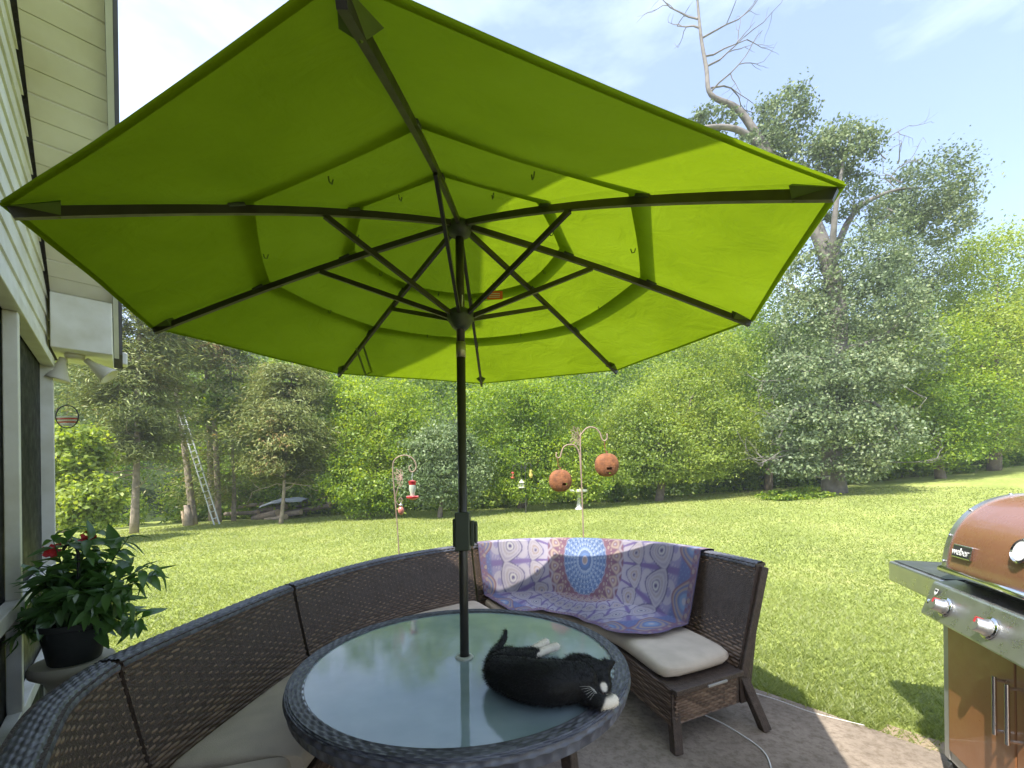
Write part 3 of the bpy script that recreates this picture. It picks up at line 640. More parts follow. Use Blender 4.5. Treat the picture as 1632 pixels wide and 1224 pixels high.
# ================================================================== FURNITURE
def gridfaces(nu, nv, closed=False):
    i, j = np.meshgrid(np.arange(nu - 1), np.arange(nv - 1), indexing='ij'); a = (i * nv + j).ravel()
    return np.stack([a, a + nv, a + nv + 1, a + 1], 1)
def weave(name, fn, cells_u, cells_v, mat, parent, amp=.004, ku=4, kv=4, seed=0, flip=False):
    """woven strands as real relief: rows run along u and pass over and under the spokes"""
    U = np.linspace(0, 1, cells_u * ku + 1); Vv = np.linspace(0, 1, cells_v * kv + 1)
    uu, vv = np.meshgrid(U, Vv, indexing='ij'); P = fn(uu, vv)
    du = np.gradient(P, axis=0); dv = np.gradient(P, axis=1); N = np.cross(du, dv); N /= np.linalg.norm(N, axis=2)[..., None] + 1e-12
    if flip: N = -N
    g = np.random.default_rng(seed); row = np.minimum((vv * cells_v).astype(int), cells_v - 1); fv = vv * cells_v - row; cu = uu * cells_u
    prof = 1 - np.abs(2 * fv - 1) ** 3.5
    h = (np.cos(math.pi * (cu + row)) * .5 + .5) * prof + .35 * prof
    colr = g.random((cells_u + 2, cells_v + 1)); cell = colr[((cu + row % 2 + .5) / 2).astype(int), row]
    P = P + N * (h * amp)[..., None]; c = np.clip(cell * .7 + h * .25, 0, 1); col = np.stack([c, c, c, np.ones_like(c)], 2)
    fc = gridfaces(*uu.shape)
    if flip: fc = fc[:, ::-1]
    o = npmesh(name, P.reshape(-1, 3), fc, mat, parent, True, col=col.reshape(-1, 4)); o['kind'] = 'stuff'; return o

# --- curved sectional sofa: the back's top line
top_px = [(1215, 898), (1130, 880), (1040, 868), (940, 862), (850, 862), (748, 869), (640, 885), (550, 906), (455, 935), (330, 985), (230, 1027), (160, 1060), (100, 1100), (60, 1135), (22, 1195)]
nT = len(top_px); top_pts = []
for i, (x, y) in enumerate(top_px):
    z = .985 - (.985 - .875) * min(1, i / 9); top_pts.append(onz(x, y, z))
top_pts += [Vector((-.99, .74, .875)), Vector((-.86, .55, .875))]; nT = len(top_pts)
dn = dens(top_pts, 24); DP = np.array([tuple(p) for p in dn])
for _ in range(30): DP[1:-1] = DP[1:-1] * .5 + (DP[:-2] + DP[2:]) * .25
SS = np.concatenate([[0], np.cumsum(np.linalg.norm(np.diff(DP[:, :2], axis=0), axis=1))]); SLEN = SS[-1]
TG = np.gradient(DP[:, :2], axis=0); TG /= np.linalg.norm(TG, axis=1)[:, None]; NRM = np.stack([-TG[:, 1], TG[:, 0]], 1)
if ((np.array([0, 1.9]) - DP[len(DP)//2, :2]) @ NRM[len(DP)//2]) < 0: NRM = -NRM
wE = np.clip(1 - SS / .7, 0, 1)[:, None] ** 1.2; NRM = NRM * (1 - wE) + np.array([[-.9, -.436]]) * wE; NRM /= np.linalg.norm(NRM, axis=1)[:, None]
NODE = [SS[min(i * 24, len(SS) - 1)] for i in range(nT)]
def spath(s, n, z):
    """s along the back, n inward from its top outer edge, z absolute"""
    s, n, z = np.broadcast_arrays(np.asarray(s, float), np.asarray(n, float), np.asarray(z, float))
    x = np.interp(s, SS, DP[:, 0]); y = np.interp(s, SS, DP[:, 1]); nx = np.interp(s, SS, NRM[:, 0]); ny = np.interp(s, SS, NRM[:, 1])
    return np.stack([x + nx * n, y + ny * n, z], -1)
def stop(s): return np.interp(s, SS, DP[:, 2])
def flare(s): return np.interp(s, [0, 1.2, 2.4, SLEN], [.19, .25, .15, .12])
SEATZ = .36
def sv(s, n, z): return Vector(spath(s, n, z).tolist())
secs = [(NODE[5] - .012, 0.0, 'right hand section of brown wicker curved sofa with printed throw over it', .56),
        (NODE[8] - .012, NODE[5] + .012, 'middle section of brown wicker curved sofa behind the umbrella pole', .54),
        (NODE[11] - .012, NODE[8] + .012, 'wide shaded wicker sofa section just left of the glass table', .5),
        (SLEN, NODE[11] + .012, 'end section of wicker sofa nearest the house in the bottom left corner', .45)]
for si, (s1, s0, lab, depth) in enumerate(secs):
    root = empty('wicker_sofa_section', (0, 0, 0)); tag(root, lab, 'sofa', 'sections of the curved wicker sofa')
    L_ = s1 - s0
    S_ = lambda u: s0 + u * L_
    weave('backrest', lambda u, v: spath(S_(u), .055 + flare(S_(u)) * (1 - v) ** 1.25, SEATZ + (stop(S_(u)) - SEATZ) * v), int(L_ / .036), 32, WICKER, root, .0075, seed=si, flip=True)
    weave('top_rail', lambda u, v: spath(S_(u), -.03 + .1 * v, stop(S_(u)) + .012 - .03 * (2 * v - 1) ** 4), int(L_ / .022), 7, WICKER_RIM, root, .004, seed=si + 9, flip=False)
    # outer shell, closing the back and base
    us = np.linspace(0, 1, 40); mb = MB(); V = []
    for u in us:
        s = S_(u); V += [sv(s, -.028, stop(s) + .004), sv(s, -.005, stop(s) - .05), sv(s, flare(s) * .75 - .0, .14), sv(s, flare(s) * .9 + .05, .14), sv(s, flare(s) + .05, SEATZ), sv(s, .058, stop(s) - .012), sv(s, .068, stop(s) + .004)]
    k = 7; n = len(us)
    Fc = [(i*k+j, i*k+(j+1) % k, (i+1)*k+(j+1) % k, (i+1)*k+j) for i in range(n-1) for j in range(k)] + [tuple(range(k-1, -1, -1)), tuple((n-1)*k + j for j in range(k))]
    mb.add(V, Fc); mb.build('back_shell', WICKER_PLAIN, root)
    V = []
    for u in us:
        s = S_(u); f = flare(s) + .052; V += [sv(s, f, .15), sv(s, f + depth, .15), sv(s, f + depth, SEATZ), sv(s, f, SEATZ)]
    k = 4; Fc = [(i*k+j, i*k+(j+1) % k, (i+1)*k+(j+1) % k, (i+1)*k+j) for i in range(n-1) for j in range(k)] + [(3, 2, 1, 0), tuple((n-1)*k + j for j in range(k))]
    mb = MB(); mb.add(V, Fc); mb.build('seat_base', WICKER_PLAIN, root)
    weave('front_apron', lambda u, v: spath(S_(u), flare(S_(u)) + .056 + depth, .15 + (SEATZ - .15) * v), int(L_ * .6 / .034), 13, WICKER, root, .006, seed=si + 20, flip=True)
    # seat cushion, rounded
    a0 = .02 / L_; V = []; prof = [(0, .0), (0, .05), (.02, .085), (.07, .1), (.3, .106), (.75, .106), (.93, .1), (.985, .085), (1, .05), (.985, .012), (.93, 0), (.5, 0)]
    nu = 34
    for i in range(nu):
        u = i / (nu - 1); e = min(u, 1 - u) * L_; sq = min(1, .62 + .38 * min(1, e / .05) ** .5); s = S_(a0 + u * (1 - 2 * a0)); f = flare(s) + .05
        for (pn, pz) in prof:
            w = .006 * math.sin(9 * s + 5 * pn) * (pz > .09); V.append(sv(s, f + pn * (depth + .01), SEATZ + .004 + (.05 + (pz - .05) * sq) + w))
    k = len(prof); Fc = [(i*k+j, i*k+(j+1) % k, (i+1)*k+(j+1) % k, (i+1)*k+j) for i in range(nu-1) for j in range(k)] + [tuple(range(k-1, -1, -1)), tuple((nu-1)*k + j for j in range(k))]
    cu = mesh('cushion', V, Fc, CUSHION, root, True); md = cu.modifiers.new('sub', 'SUBSURF'); md.levels = 1; md.render_levels = 1
    # legs
    for s in (s0 + .03, s1 - .03):
        for nn, tilt in ((flare(s) + depth + .02, 0), (flare(s) * .9 + .03, -.1)):
            mb = MB(); a = sv(s, nn, SEATZ - .02); b = sv(s, nn + tilt, 0) + (Vector((-TG[0][0], -TG[0][1], 0)) * (.13 if tilt else .05) if s < .1 else Vector()); tdir = sv(s + .02, nn, 0) - sv(s - .02, nn, 0)
            mb.beam(a, b, .055, .055, up=tdir.normalized()); mb.build('leg', WICKER_PLAIN, root, bevel=.006)
    if si == 0:      # the open end we look at: woven end panel with its frame
        f = float(flare(0)); D_ = depth
        weave('end_panel', lambda u, v: spath(0 * u, f + .08 + u * (D_ - .05), .16 + (SEATZ - .19) * v) + np.array([.0, 0, 0]) + (-TG[0][None, None] * np.ones(u.shape + (1,)) * .012 @ np.eye(2, 3)), 18, 11, WICKER, root, .006, seed=77, flip=False)
        mb = MB(); mb.beam(sv(0, f + .05, SEATZ - .012) + Vector((-TG[0][0], -TG[0][1], 0)) * .018, sv(0, f + D_ + .05, SEATZ - .012) + Vector((-TG[0][0], -TG[0][1], 0)) * .018, .045, .03); mb.build('seat_rail', WICKER_PLAIN, root, bevel=.004)
        mb = MB(); p0 = sv(0, -.02, stop(0)); mb.beam(sv(0, .0, stop(0) - .02) + Vector((-TG[0][0], -TG[0][1], 0)) * .0, sv(0, f + .03, SEATZ - .05), .05, .06, up=(TG[0][0], TG[0][1], 0)); mb.build('back_post', WICKER_PLAIN, root, bevel=.006)
        mb = MB(); c0 = sv(0, f + D_ * .5, SEATZ - .02) + Vector((-TG[0][0], -TG[0][1], 0)) * .044; dd = (sv(0, 1, 0) - sv(0, 0, 0)).normalized()
        mb.beam(c0 - dd * .08, c0 + dd * .08, .012, .014); mb.build('handle', STEEL_DULL, root, bevel=.003)

# --- printed throw over the right section
def throw():
    sA, sB = NODE[1] - .02, NODE[5] - .05; sC = NODE[3] + .02; nu, nv = 430, 260
    uu, vv = np.meshgrid(np.linspace(0, 1, nu), np.linspace(0, 1, nv), indexing='ij'); s = sA + (sB - sA) * uu
    tp = stop(s); f = flare(s)
    # arc length down the profile: outer drop, over the rail, inner face, on the cushion
    a0, a1, a2 = .16, .12, np.sqrt((tp - .5) ** 2 + f ** 2); a3 = .66
    endu = np.clip((s - sA) / .3, 0, 1); cut = .36 * (1 - endu) ** 2 + .02 * np.sin(s * 9); tot = a0 + a1 + a2 + a3 - cut
    d = vv * tot
    w1 = np.clip(d / a0, 0, 1); w2 = np.clip((d - a0) / a1, 0, 1); w3 = np.clip((d - a0 - a1) / a2, 0, 1); w4 = np.clip((d - a0 - a1 - a2) / a3, 0, 1)
    n = -.045 + .125 * w2 + f * .97 * w3 ** 1.0 * (1) - .0 + w4 * a3 * .95
    z = tp - .14 + (.155 + .01) * w1 + .006 * np.sin(w2 * math.pi) - (tp + .025 - .5) * w3 - w4 * .006
    s_flat = s; s = np.maximum(s - .30 * (1 - uu) * (w3 * .35 + w4 * .65), .04)
    g = np.sin(s * 7.3 + d * 3) * .5 + np.sin(s * 17 - d * 5 + 1) * .3 + np.sin(s * 31 + d * 11) * .15
    wr = .006 * g * np.clip((d - a0 - a1 * .5) * 4, 0, 1) + .005 * np.sin(d * 38 + 4 * np.sin(s * 2.2)) * np.clip((d - .6) * 3, 0, 1)
    n = n + .012 + np.maximum(wr, -.007); z = z + .5 * np.maximum(wr, -.004) * (w4 > 0) + .012 * (w4 > 0) * w4
    P = spath(s, n, z); s = s_flat
    # print: a mandala round a point on the back
    X = -(s - sC); Yd = (d - (a0 + a1 + .19)) * .74; r = np.hypot(X, Yd) / 1.1; th = np.arctan2(Yd, X)
    C = np.zeros(r.shape + (3,)); 
    def put(mask, c, a=1.0): 
        m = np.clip(mask, 0, 1)[..., None] * a; C[:] = C * (1 - m) + np.array(c) * m
    def sm(x, w): return np.clip(x / w + .5, 0, 1)
    purple, blue, maroon, cream, tan, sky_, dark = (.18, .125, .31), (.11, .15, .34), (.23, .10, .125), (.52, .48, .52), (.40, .31, .25), (.2, .33, .52), (.07, .06, .16)
    C[:] = purple
    pb_ = 5e-3
    N1 = 24; ph = th * N1 / (2 * math.pi); fr = ph - np.floor(ph) - .5; la = fr * 2 * math.pi / N1 * r      # lateral metres inside a sector
    def drop(r0, sz, cols, stretch=1.25, n_fr=None, lat=None):
        lat_ = la if lat is None else lat; y = (r - r0) / sz / stretch; x = lat_ / sz; x = x * (1 + .55 * np.clip(-y, -.6, 1.2)) ; q = np.sqrt(x * x + y * y)
        for lim, c in cols: put(sm(lim - q, pb_ / sz * 2), c)
    zone = (r > .36)
    put(sm(r - .36, pb_) * sm(.95 - r, pb_) * sm(.42 - np.abs(fr), .06), (.33, .31, .47), .75)
    for k, rr in enumerate((.40, .59, .61, .84)):
        put(sm(.02 - np.abs(np.hypot(la, r - rr - .03) - .045), .008) * (np.abs(fr) < .44), cream, .8)
    drop(.49, .05, [(1.25, dark), (1.12, cream), (.95, (.42, .37, .38)), (.78, cream), (.58, tan), (.36, cream), (.2, dark)])
    drop(.735, .078, [(1.22, dark), (1.1, cream), (.98, (.36, .33, .40)), (.84, cream), (.70, (.4, .36, .36)), (.54, cream), (.42, dark), (.34, (.6, .58, .55)), (.16, dark)])
    sw = np.sin(th * N1 * 4 + r * 90) * np.sin(r * 130); put((sw > .55) * sm(r - .38, pb_) * sm(.93 - r, pb_) * (np.abs(fr) < .42), cream, .45)
    put(sm(r - .93, .03), blue); put((np.sin(X * 150) * np.sin(Yd * 150) > .72) * (r > .93), sky_, .5)
    drop(1.03, .085, [(1.3, maroon), (1.16, tan), (1.0, blue), (.85, tan), (.66, (.14, .2, .38)), (.45, sky_), (.2, cream)], 1.1)
    put(sm(.37 - r, pb_), maroon); N2 = 26; p2 = th * N2 / (2 * math.pi); f2 = p2 - np.floor(p2) - .5; l2 = f2 * 2 * math.pi / N2 * r
    put(sm(np.abs(f2) - .44, .06) * (r < .37) * (r > .22), (.16, .07, .13), .8)
    put(sm(.012 - np.abs(r - (.355 + .018 * np.cos(f2 * 2 * math.pi))), .008), cream, .7)
    drop(.30, .022, [(1.3, tan), (1.0, (.55, .42, .3)), (.65, maroon), (.3, cream)], 1.5, lat=l2)
    put((np.hypot(l2, r - .235) < .010), tan); put((np.hypot(np.abs(l2) - .02, r - .255) < .007), tan)
    put(sm(.20 - r, pb_), (.08, .17, .36))
    for k, rr in enumerate((.07, .10, .13, .16, .19)):
        put((np.hypot(l2, r - rr) < .009) * 1.0, (.42, .52, .64), .8); put(sm(.0035 - np.abs(r - rr - .013 - .004 * np.cos(f2 * 2 * math.pi)), .004), (.35, .5, .68), .6)
    put(sm(.045 - r, pb_), (.1, .22, .46)); put(sm(.024 - r, pb_), tan); put(sm(.004 - np.abs(r - .024), .004), cream)
    edge = np.minimum(np.minimum(uu, 1 - uu) * (sB - sA), (1 - vv) * tot); nb = (np.sin(s * 120) * np.sin(d * 120) > .1)
    put(sm(.07 - edge, .01) * (.55 + .45 * nb), (.22, .10, .16)); put((edge < .07) & (edge > .03) & (np.sin(s * 60) * np.sin(d * 60) > .55), tan); put(sm(.008 - edge, .004), dark)
    fade = .9 + .2 * np.sin(s * 3 + d * 5); C = (C * .78 + np.array([.25, .21, .31]) * .22) * fade[..., None] * .68 + .015
    col = np.concatenate([C, np.ones(r.shape + (1,))], 2)
    o = npmesh('printed_throw', P.reshape(-1, 3), gridfaces(nu, nv), THROW, None, True, col=col.reshape(-1, 4))
    tag(o, 'purple and blue mandala print throw draped over the sofa back', 'throw')
throw()

# --- round glass table
PB = Vector((-.228, 1.93, 0)); TZ = .72; TRAD = .737; GR = .668
tbl = empty('round_table', PB); tag(tbl, 'round glass topped table with dark woven wicker rim', 'table')
mb = MB(); mb.lathe([(.024, TZ - .012), (GR + .004, TZ - .012), (GR + .006, TZ - .008), (GR + .006, TZ - .003), (GR + .003, TZ), (.026, TZ), (.024, TZ - .012)], 96)
gl = mb.build('glass_top', TGLASS, tbl); autosmooth(gl)
def rimfn(u, v):
    a = u * 2 * math.pi; prof_a = np.interp(v, [0, .12, .5, .75, .9, 1], [GR - .006, GR + .002, GR + .05, TRAD - .006, TRAD, TRAD - .012]); pz = np.interp(v, [0, .12, .5, .75, .9, 1], [TZ + .001, TZ + .008, TZ + .009, TZ + .001, TZ - .022, TZ - .06])
    return np.stack([np.cos(a) * prof_a, np.sin(a) * prof_a, pz], -1)
weave('woven_rim', rimfn, 160, 8, WICKER_RIM, tbl, .006, ku=5, kv=5, seed=5)
mb = MB(); mb.lathe([(GR - .01, TZ - .06), (TRAD - .013, TZ - .06), (TRAD - .02, TZ - .025), (GR - .01, TZ - .02)], 64); mb.build('rim_frame', RIM_PLAIN, tbl, True)
mb = MB(); mb.lathe([(.022, TZ - .02), (.042, TZ - .02), (.042, TZ + .003), (.036, TZ + .010), (.0245, TZ + .011), (.0235, TZ - .02)], 28); mb.build('hole_ring', plain('ring_plastic', (.42, .43, .38), .4), tbl, True)
for k in range(4):
    a = R(45 + 90 * k + 8); d = Vector((math.cos(a), math.sin(a), 0)); mb = MB(); mb.beam(d * .52 + Vector((0, 0, TZ - .06)), d * .60, .05, .05, up=(-d.y, d.x, 0)); mb.build('leg', WICKER_PLAIN, tbl, bevel=.005)
for k in range(4):
    a0, a1 = R(45 + 90 * k + 8), R(135 + 90 * k + 8); p0 = Vector((math.cos(a0), math.sin(a0), 0)) * .54; p1 = Vector((math.cos(a1), math.sin(a1), 0)) * .54
    weave('apron', lambda u, v: np.stack([p0.x + (p1.x - p0.x) * u, p0.y + (p1.y - p0.y) * u, TZ - .19 + .125 * v], -1), 24, 10, WICKER, tbl, .004, seed=30 + k)

# --- umbrella
UM = empty('patio_umbrella', PB); tag(UM, 'large lime green octagonal patio umbrella standing through the table', 'umbrella')
ZT, ZH, ZR, RC, TY = 2.232, 2.70, 2.287, 1.37, .034
def ribp(k, s, dz=0):
    """a point at fraction s of rib k; rib 0 points to us, ribs count to the right"""
    a = k * math.pi / 4; r = .05 + (RC * {1: 1.018, 2: .985, 6: 1.042, 7: .986}.get(k % 8, 1.0) - .05) * s; x, y = r * math.sin(a), -r * math.cos(a)
    z = ZH + (ZT - ZH) * s + .018 * math.sin(math.pi * s) + y * TY * 1.0 * s + dz - (.038 if k % 8 in (1, 7) else 0) * max(s, 0) ** 1.3
    return Vector((x, y, z))
def panel(k, s0, s1, lift0, lift1, nu=18, nv=14, name='canopy_panel'):
    V = []
    for i in range(nv + 1):
        s = s0 + (s1 - s0) * i / nv; lf = lift0 + (lift1 - lift0) * i / nv; A = ribp(k, s, .026 + lf); B = ribp(k + 1, s, .026 + lf)
        for j in range(nu + 1):
            u = j / nu; p = A.lerp(B, u); w = math.sin(math.pi * u); c = (i / nv)
            c = (i / nv) if name == 'canopy_panel' else (1 if s0 > .9 else 0); p.z -= .022 * s * w * (1 - c ** 2); inn = -Vector((p.x, p.y, 0)).normalized() if s > .03 else Vector()
            p += inn * (.006 * s * w * (c ** 6)) - inn * (.008 * w * (1 - c) ** 6 * (s0 > .01))
            p.z += .004 * w * mnoise.noise(Vector((p.x * 3, p.y * 3, k)))
            V.append(p)
    Fc = [(i*(nu+1)+j, i*(nu+1)+j+1, (i+1)*(nu+1)+j+1, (i+1)*(nu+1)+j) for i in range(nv) for j in range(nu)]
    return mesh(name, V, Fc, CANVAS, UM, True)
for k in range(8):
    panel(k, .60, 1.0, 0, .004); panel(k, .315, .65, .004, .022); panel(k, -.036, .36, .004, .022)
for k in range(8):
    panel(k, .988, 1.002, -.005, -.002, 18, 2, 'hem')
for k in range(8):
    mb = MB(); pts = [ribp(k, s) for s in np.linspace(0, .985, 12)]
    for a, b in zip(pts[:-1], pts[1:]): mb.beam(a, b + (b - a) * .02, .016, .024)
    rib = mb.build('rib', BRONZE, UM)
    mb = MB(); a = k * math.pi / 4; d = Vector((math.sin(a), -math.cos(a), 0)); mb.beam(d * .045 + Vector((0, 0, ZR)), ribp(k, .43, -.012), .013, .02); mb.build('strut', BRONZE, UM)
    for s in (.33, .62):                                          # fabric clips along each rib
        mb = MB(); p = ribp(k, s); q = ribp(k, s + .035); mb.beam(p + Vector((0, 0, .016)), q + Vector((0, 0, .012)), .022, .012); mb.build('clip', HOUSING, rib, bevel=.003)
    mb = MB(); p = ribp(k, 1.0, .018); q0, q1 = ribp(k, .925, -.016), ribp(k, .925, .0); sd = d.cross(Vector((0, 0, 1))) * .036        # corner pocket
    up = Vector((0, 0, .03)); mb.add([p, q0 - sd + up * .8, q0, q0 + sd + up * .8, q1 + up], [(0, 1, 2), (0, 2, 3), (1, 4, 2), (2, 4, 3), (0, 4, 1), (0, 3, 4)]); mb.build('corner_pocket', CANVAS_DARK, UM)
for k in range(8):                                               # little loops holding the vent flaps
    for s, fr_ in ((.60, .5), (.33, .5)):
        A = ribp(k, s, .026).lerp(ribp(k + 1, s, .026), fr_) + Vector((0, 0, -.045 * s)); o = -Vector((A.x, A.y, 0)).normalized()
        mb = MB(); mb.tube([A + Vector((0, 0, .006)), A + o * .004 + Vector((0, 0, -.008)), A + o * .013 + Vector((0, 0, -.009)), A + o * .018 + Vector((0, 0, .008))], .0022, 5); mb.build('vent_loop', CANVAS_DARK, UM)
mb = MB(); mb.tube([(0, 0, .0), (0, 0, 2.105)], .0205, 20); mb.build('pole', BRONZE, UM, True)
mb = MB(); mb.tube([(0, 0, 2.10), (0, 0, 2.17)], .0225, 20); mb.build('collar', BRASS, UM, True)
mb = MB(); mb.tube([(0, 0, 2.165), (0, 0, ZH + .02)], .0195, 20); up_ = mb.build('upper_pole', BRONZE, UM, True)
mb = MB(); mb.lathe([(.024, ZR - .06), (.04, ZR - .045), (.062, ZR - .01), (.062, ZR + .018), (.045, ZR + .03), (.024, ZR + .03)], 24); mb.build('runner_hub', HOUSING, UM, True)
mb = MB(); mb.lathe([(.02, ZH - .05), (.05, ZH - .03), (.058, ZH), (.045, ZH + .02), (.0, ZH + .03)], 24); mb.build('top_hub', HOUSING, UM, True)
mb = MB(); mb.lathe([(.0, ZH + .12), (.02, ZH + .11), (.028, ZH + .085), (.012, ZH + .05), (.012, ZH + .02)], 16); mb.build('finial', BRONZE, UM, True)
mb = MB(); mb.tube([(.012, -.021, ZH - .32), (.010, -.022, ZH - .43)], .003, 6); mb.build('pull_cord', CABLE, UM)
mb = MB(); mb.box((-.034, -.034, 1.215), (.034, .034, 1.39)); mb.box((-.046, -.02, 1.23), (-.034, .02, 1.36)); crank = mb.build('crank_housing', HOUSING, UM, bevel=.008)
mb = MB(); mb.box((.036, -.018, 1.235), (.052, .016, 1.35)); mb.tube([(.035, 0, 1.335), (.066, 0, 1.335)], .012, 12); mb.tube([(.06, 0, 1.335), (.06, -.004, 1.25)], .008, 10); mb.build('crank_handle', HOUSING, crank, bevel=.003)
A = at(776, 464, 2.28) - PB; mb = MB(); mb.hexa([A + Vector(v) for v in ((0, 0, -.045), (.085, 0, -.045), (.085, .002, -.045), (0, .002, -.045), (0, 0, 0), (.085, 0, 0), (.085, .002, 0), (0, .002, 0))]); tg = mb.build('fabric_tag', ORANGE, UM)
mb = MB()
for zz in (-.014, -.024, -.034): mb.box((A.x + .01, A.y - .0015, A.z + zz - .002), (A.x + .07, A.y - .001, A.z + zz + .002))
mb.build('tag_print', plain('tag_ink', (.8, .7, .6), .8), tg)
mb = MB(); a_ = ribp(4, .34, .0).lerp(ribp(3, .34), .4); mb.tube([A + Vector((.045, .001, 0)), A + Vector((.045, .01, .04)), A + Vector((.03, .02, .055))], .002, 5); mb.build('tag_string', CANVAS_DARK, tg)
mb = MB(); p = at(568, 555, 2.62) - PB; q = at(583, 598, 2.95) - PB; r_ = at(592, 592, 2.95) - PB; s_ = at(578, 548, 2.62) - PB
for a, b in ((p, q), (q, r_), (r_, s_)): mb.beam(a, b, .012, .003)
mb.build('tie_strap', CANVAS_DARK, UM)

# ================================================================== THE CAT
def cat():
    q = lambda px, py, z: onz(px, py, TZ + z)
    chains = [  # (points, radii): lying on its right side, back towards us
        ([q(798, 1078, .055), q(835, 1090, .065), q(880, 1097, .065), q(922, 1092, .062)], [.066, .08, .082, .072]),
        ([q(795, 1070, .05), q(812, 1056, .05)], [.06, .055]),
        ([q(922, 1085, .06), q(938, 1078, .062), q(950, 1078, .058)], [.066, .062, .057]),          # neck, head
        ([q(950, 1078, .058), q(957, 1090, .052), q(961, 1099, .046)], [.057, .042, .028]),         # face, muzzle
        ([q(958, 1090, .05), q(950, 1100, .045)], [.036, .032]),                                   # cheeks
        ([q(788, 1060, .035), q(786, 1045, .022), q(797, 1030, .022), q(804, 1018, .03), q(806, 1006, .05)], [.026, .017, .0155, .015, .011]),   # tail
        ([q(818, 1060, .05), q(832, 1048, .04), q(842, 1043, .03), q(860, 1032, .024), q(870, 1026, .024)], [.05, .036, .024, .019, .02]),
        ([q(822, 1066, .03), q(840, 1056, .024), q(852, 1048, .02), q(875, 1038, .019), q(886, 1034, .021)], [.045, .034, .022, .019, .021]),
        ([q(920, 1098, .05), q(945, 1116, .035), q(962, 1122, .03), q(976, 1119, .028)], [.05, .032, .025, .024]),   # foreleg folded under the chin
        ([q(915, 1070, .04), q(935, 1062, .03)], [.05, .035]),
    ]
    bm = bmesh.new()
    for pts, rs in chains:
        dp = dens(pts, 6); rr = lint(rs, len(dp))
        for p, r in zip(dp, rr):
            if p.z - r < TZ + .012: p = Vector((p.x, p.y, TZ + .012 + r * .92))
            bmesh.ops.create_icosphere(bm, subdivisions=2, radius=r, matrix=Matrix.Translation(p) @ Matrix.Diagonal((1, 1, .96, 1)))
    # ears: flattened cones
    head = q(946, 1076, .06)
    for (ex, ey, ez), (bx, by, bz) in (((984, 1052, .10), (964, 1062, .09)), ((922, 1046, .11), (930, 1060, .1))):
        tip, base = q(ex, ey, ez), q(bx, by, bz)
        if (tip - base).length > .055: tip = base + (tip - base).normalized() * .055
        for k in range(9):
            f = k / 8; bmesh.ops.create_icosphere(bm, subdivisions=1, radius=.025 * (1 - f) + .005, matrix=Matrix.Translation(base.lerp(tip, f)))
    me = bpy.data.meshes.new('cat'); bm.to_mesh(me); bm.free()
    tmp = bpy.data.objects.new('tmp_cat', me); COL.objects.link(tmp)
    r = tmp.modifiers.new('r', 'REMESH'); r.mode = 'VOXEL'; r.voxel_size = .0055
    sm = tmp.modifiers.new('s', 'SMOOTH'); sm.factor = .5; sm.iterations = 7
    dg = bpy.context.evaluated_depsgraph_get(); ev = bpy.data.meshes.new_from_object(tmp.evaluated_get(dg)); bpy.data.objects.remove(tmp)
    n = len(ev.vertices); co = np.zeros(n * 3, np.float32); ev.vertices.foreach_get('co', co); co = co.reshape(-1, 3)
    co[:, 2] = np.maximum(co[:, 2], TZ + .0015); ev.vertices.foreach_set('co', co.ravel()); ev.update()
    nr = np.zeros(n * 3, np.float32); ev.vertices.foreach_get('normal', nr); nr = nr.reshape(-1, 3)
    g = np.random.default_rng(5); C = np.tile(np.array([.008, .0075, .008]), (n, 1)) * g.uniform(.7, 1.3, (n, 1))
    def dist(P, c): return np.linalg.norm(P - np.array(c), axis=1)
    def seg(P, a, b):
        a, b = np.array(a), np.array(b); t = np.clip(((P - a) @ (b - a)) / ((b - a) @ (b - a)), 0, 1); return np.linalg.norm(P - (a + t[:, None] * (b - a)), axis=1)
    def colour(P):
        c = np.tile(np.array([.008, .0075, .008]), (len(P), 1)); rust = np.clip(1 - dist(P, q(940, 1095, .05)) / .06, 0, 1)[:, None]
        c += rust * np.array([.006, .003, .001])
        white = np.array([.72, .64, .54])
        for a, b, rad in ((q(850, 1038, .024), q(872, 1025, .024), .032), (q(862, 1044, .02), q(890, 1033, .021), .032), (q(856, 1050, .02), q(866, 1045, .02), .026), (q(967, 1123, .03), q(982, 1117, .03), .0275), (q(963, 1092, .07), q(966, 1104, .055), .015)):
            m = np.clip((rad - seg(P, a, b)) / .004, 0, 1)[:, None]; c = c * (1 - m) + white * m
        nose = np.clip((.007 - dist(P, q(961, 1107, .055))) / .003, 0, 1)[:, None]; c = c * (1 - nose) + np.array([.12, .06, .06]) * nose
        return c
    col = np.concatenate([colour(co), np.ones((n, 1))], 1)
    a = ev.color_attributes.new('print', 'FLOAT_COLOR', 'POINT'); a.data.foreach_set('color', col.astype(np.float32).ravel())
    ev.polygons.foreach_set('use_smooth', [True] * len(ev.polygons)); ev.materials.clear(); ev.materials.append(FUR)
    o = bpy.data.objects.new('cat', ev); link(o); tag(o, 'black cat with white paws curled asleep on the glass table', 'cat')
    # coat: fine hairs lying towards the tail
    idx = g.choice(n, 26000); P = co[idx]; N = nr[idx]; flow = np.array(tuple(q(790, 1070, .05) - q(950, 1085, .05))); flow = flow / np.linalg.norm(flow)
    D = N * .5 + flow * .55 + g.normal(0, .25, N.shape); D /= np.linalg.norm(D, axis=1)[:, None]
    pc = colour(P); short = np.where(pc[:, 0] > .2, .5, 1.0); Lh = (g.uniform(.008, .02, len(P)) * short)[:, None]; sd = np.cross(D, g.normal(0, 1, D.shape)); sd /= np.linalg.norm(sd, axis=1)[:, None]
    j = P + g.normal(0, .0015, P.shape); tip = j + D * Lh; tip[:, 2] = np.maximum(tip[:, 2], TZ + .002); V = np.stack([j - sd * .0006, j + sd * .0006, tip], 1).reshape(-1, 3)
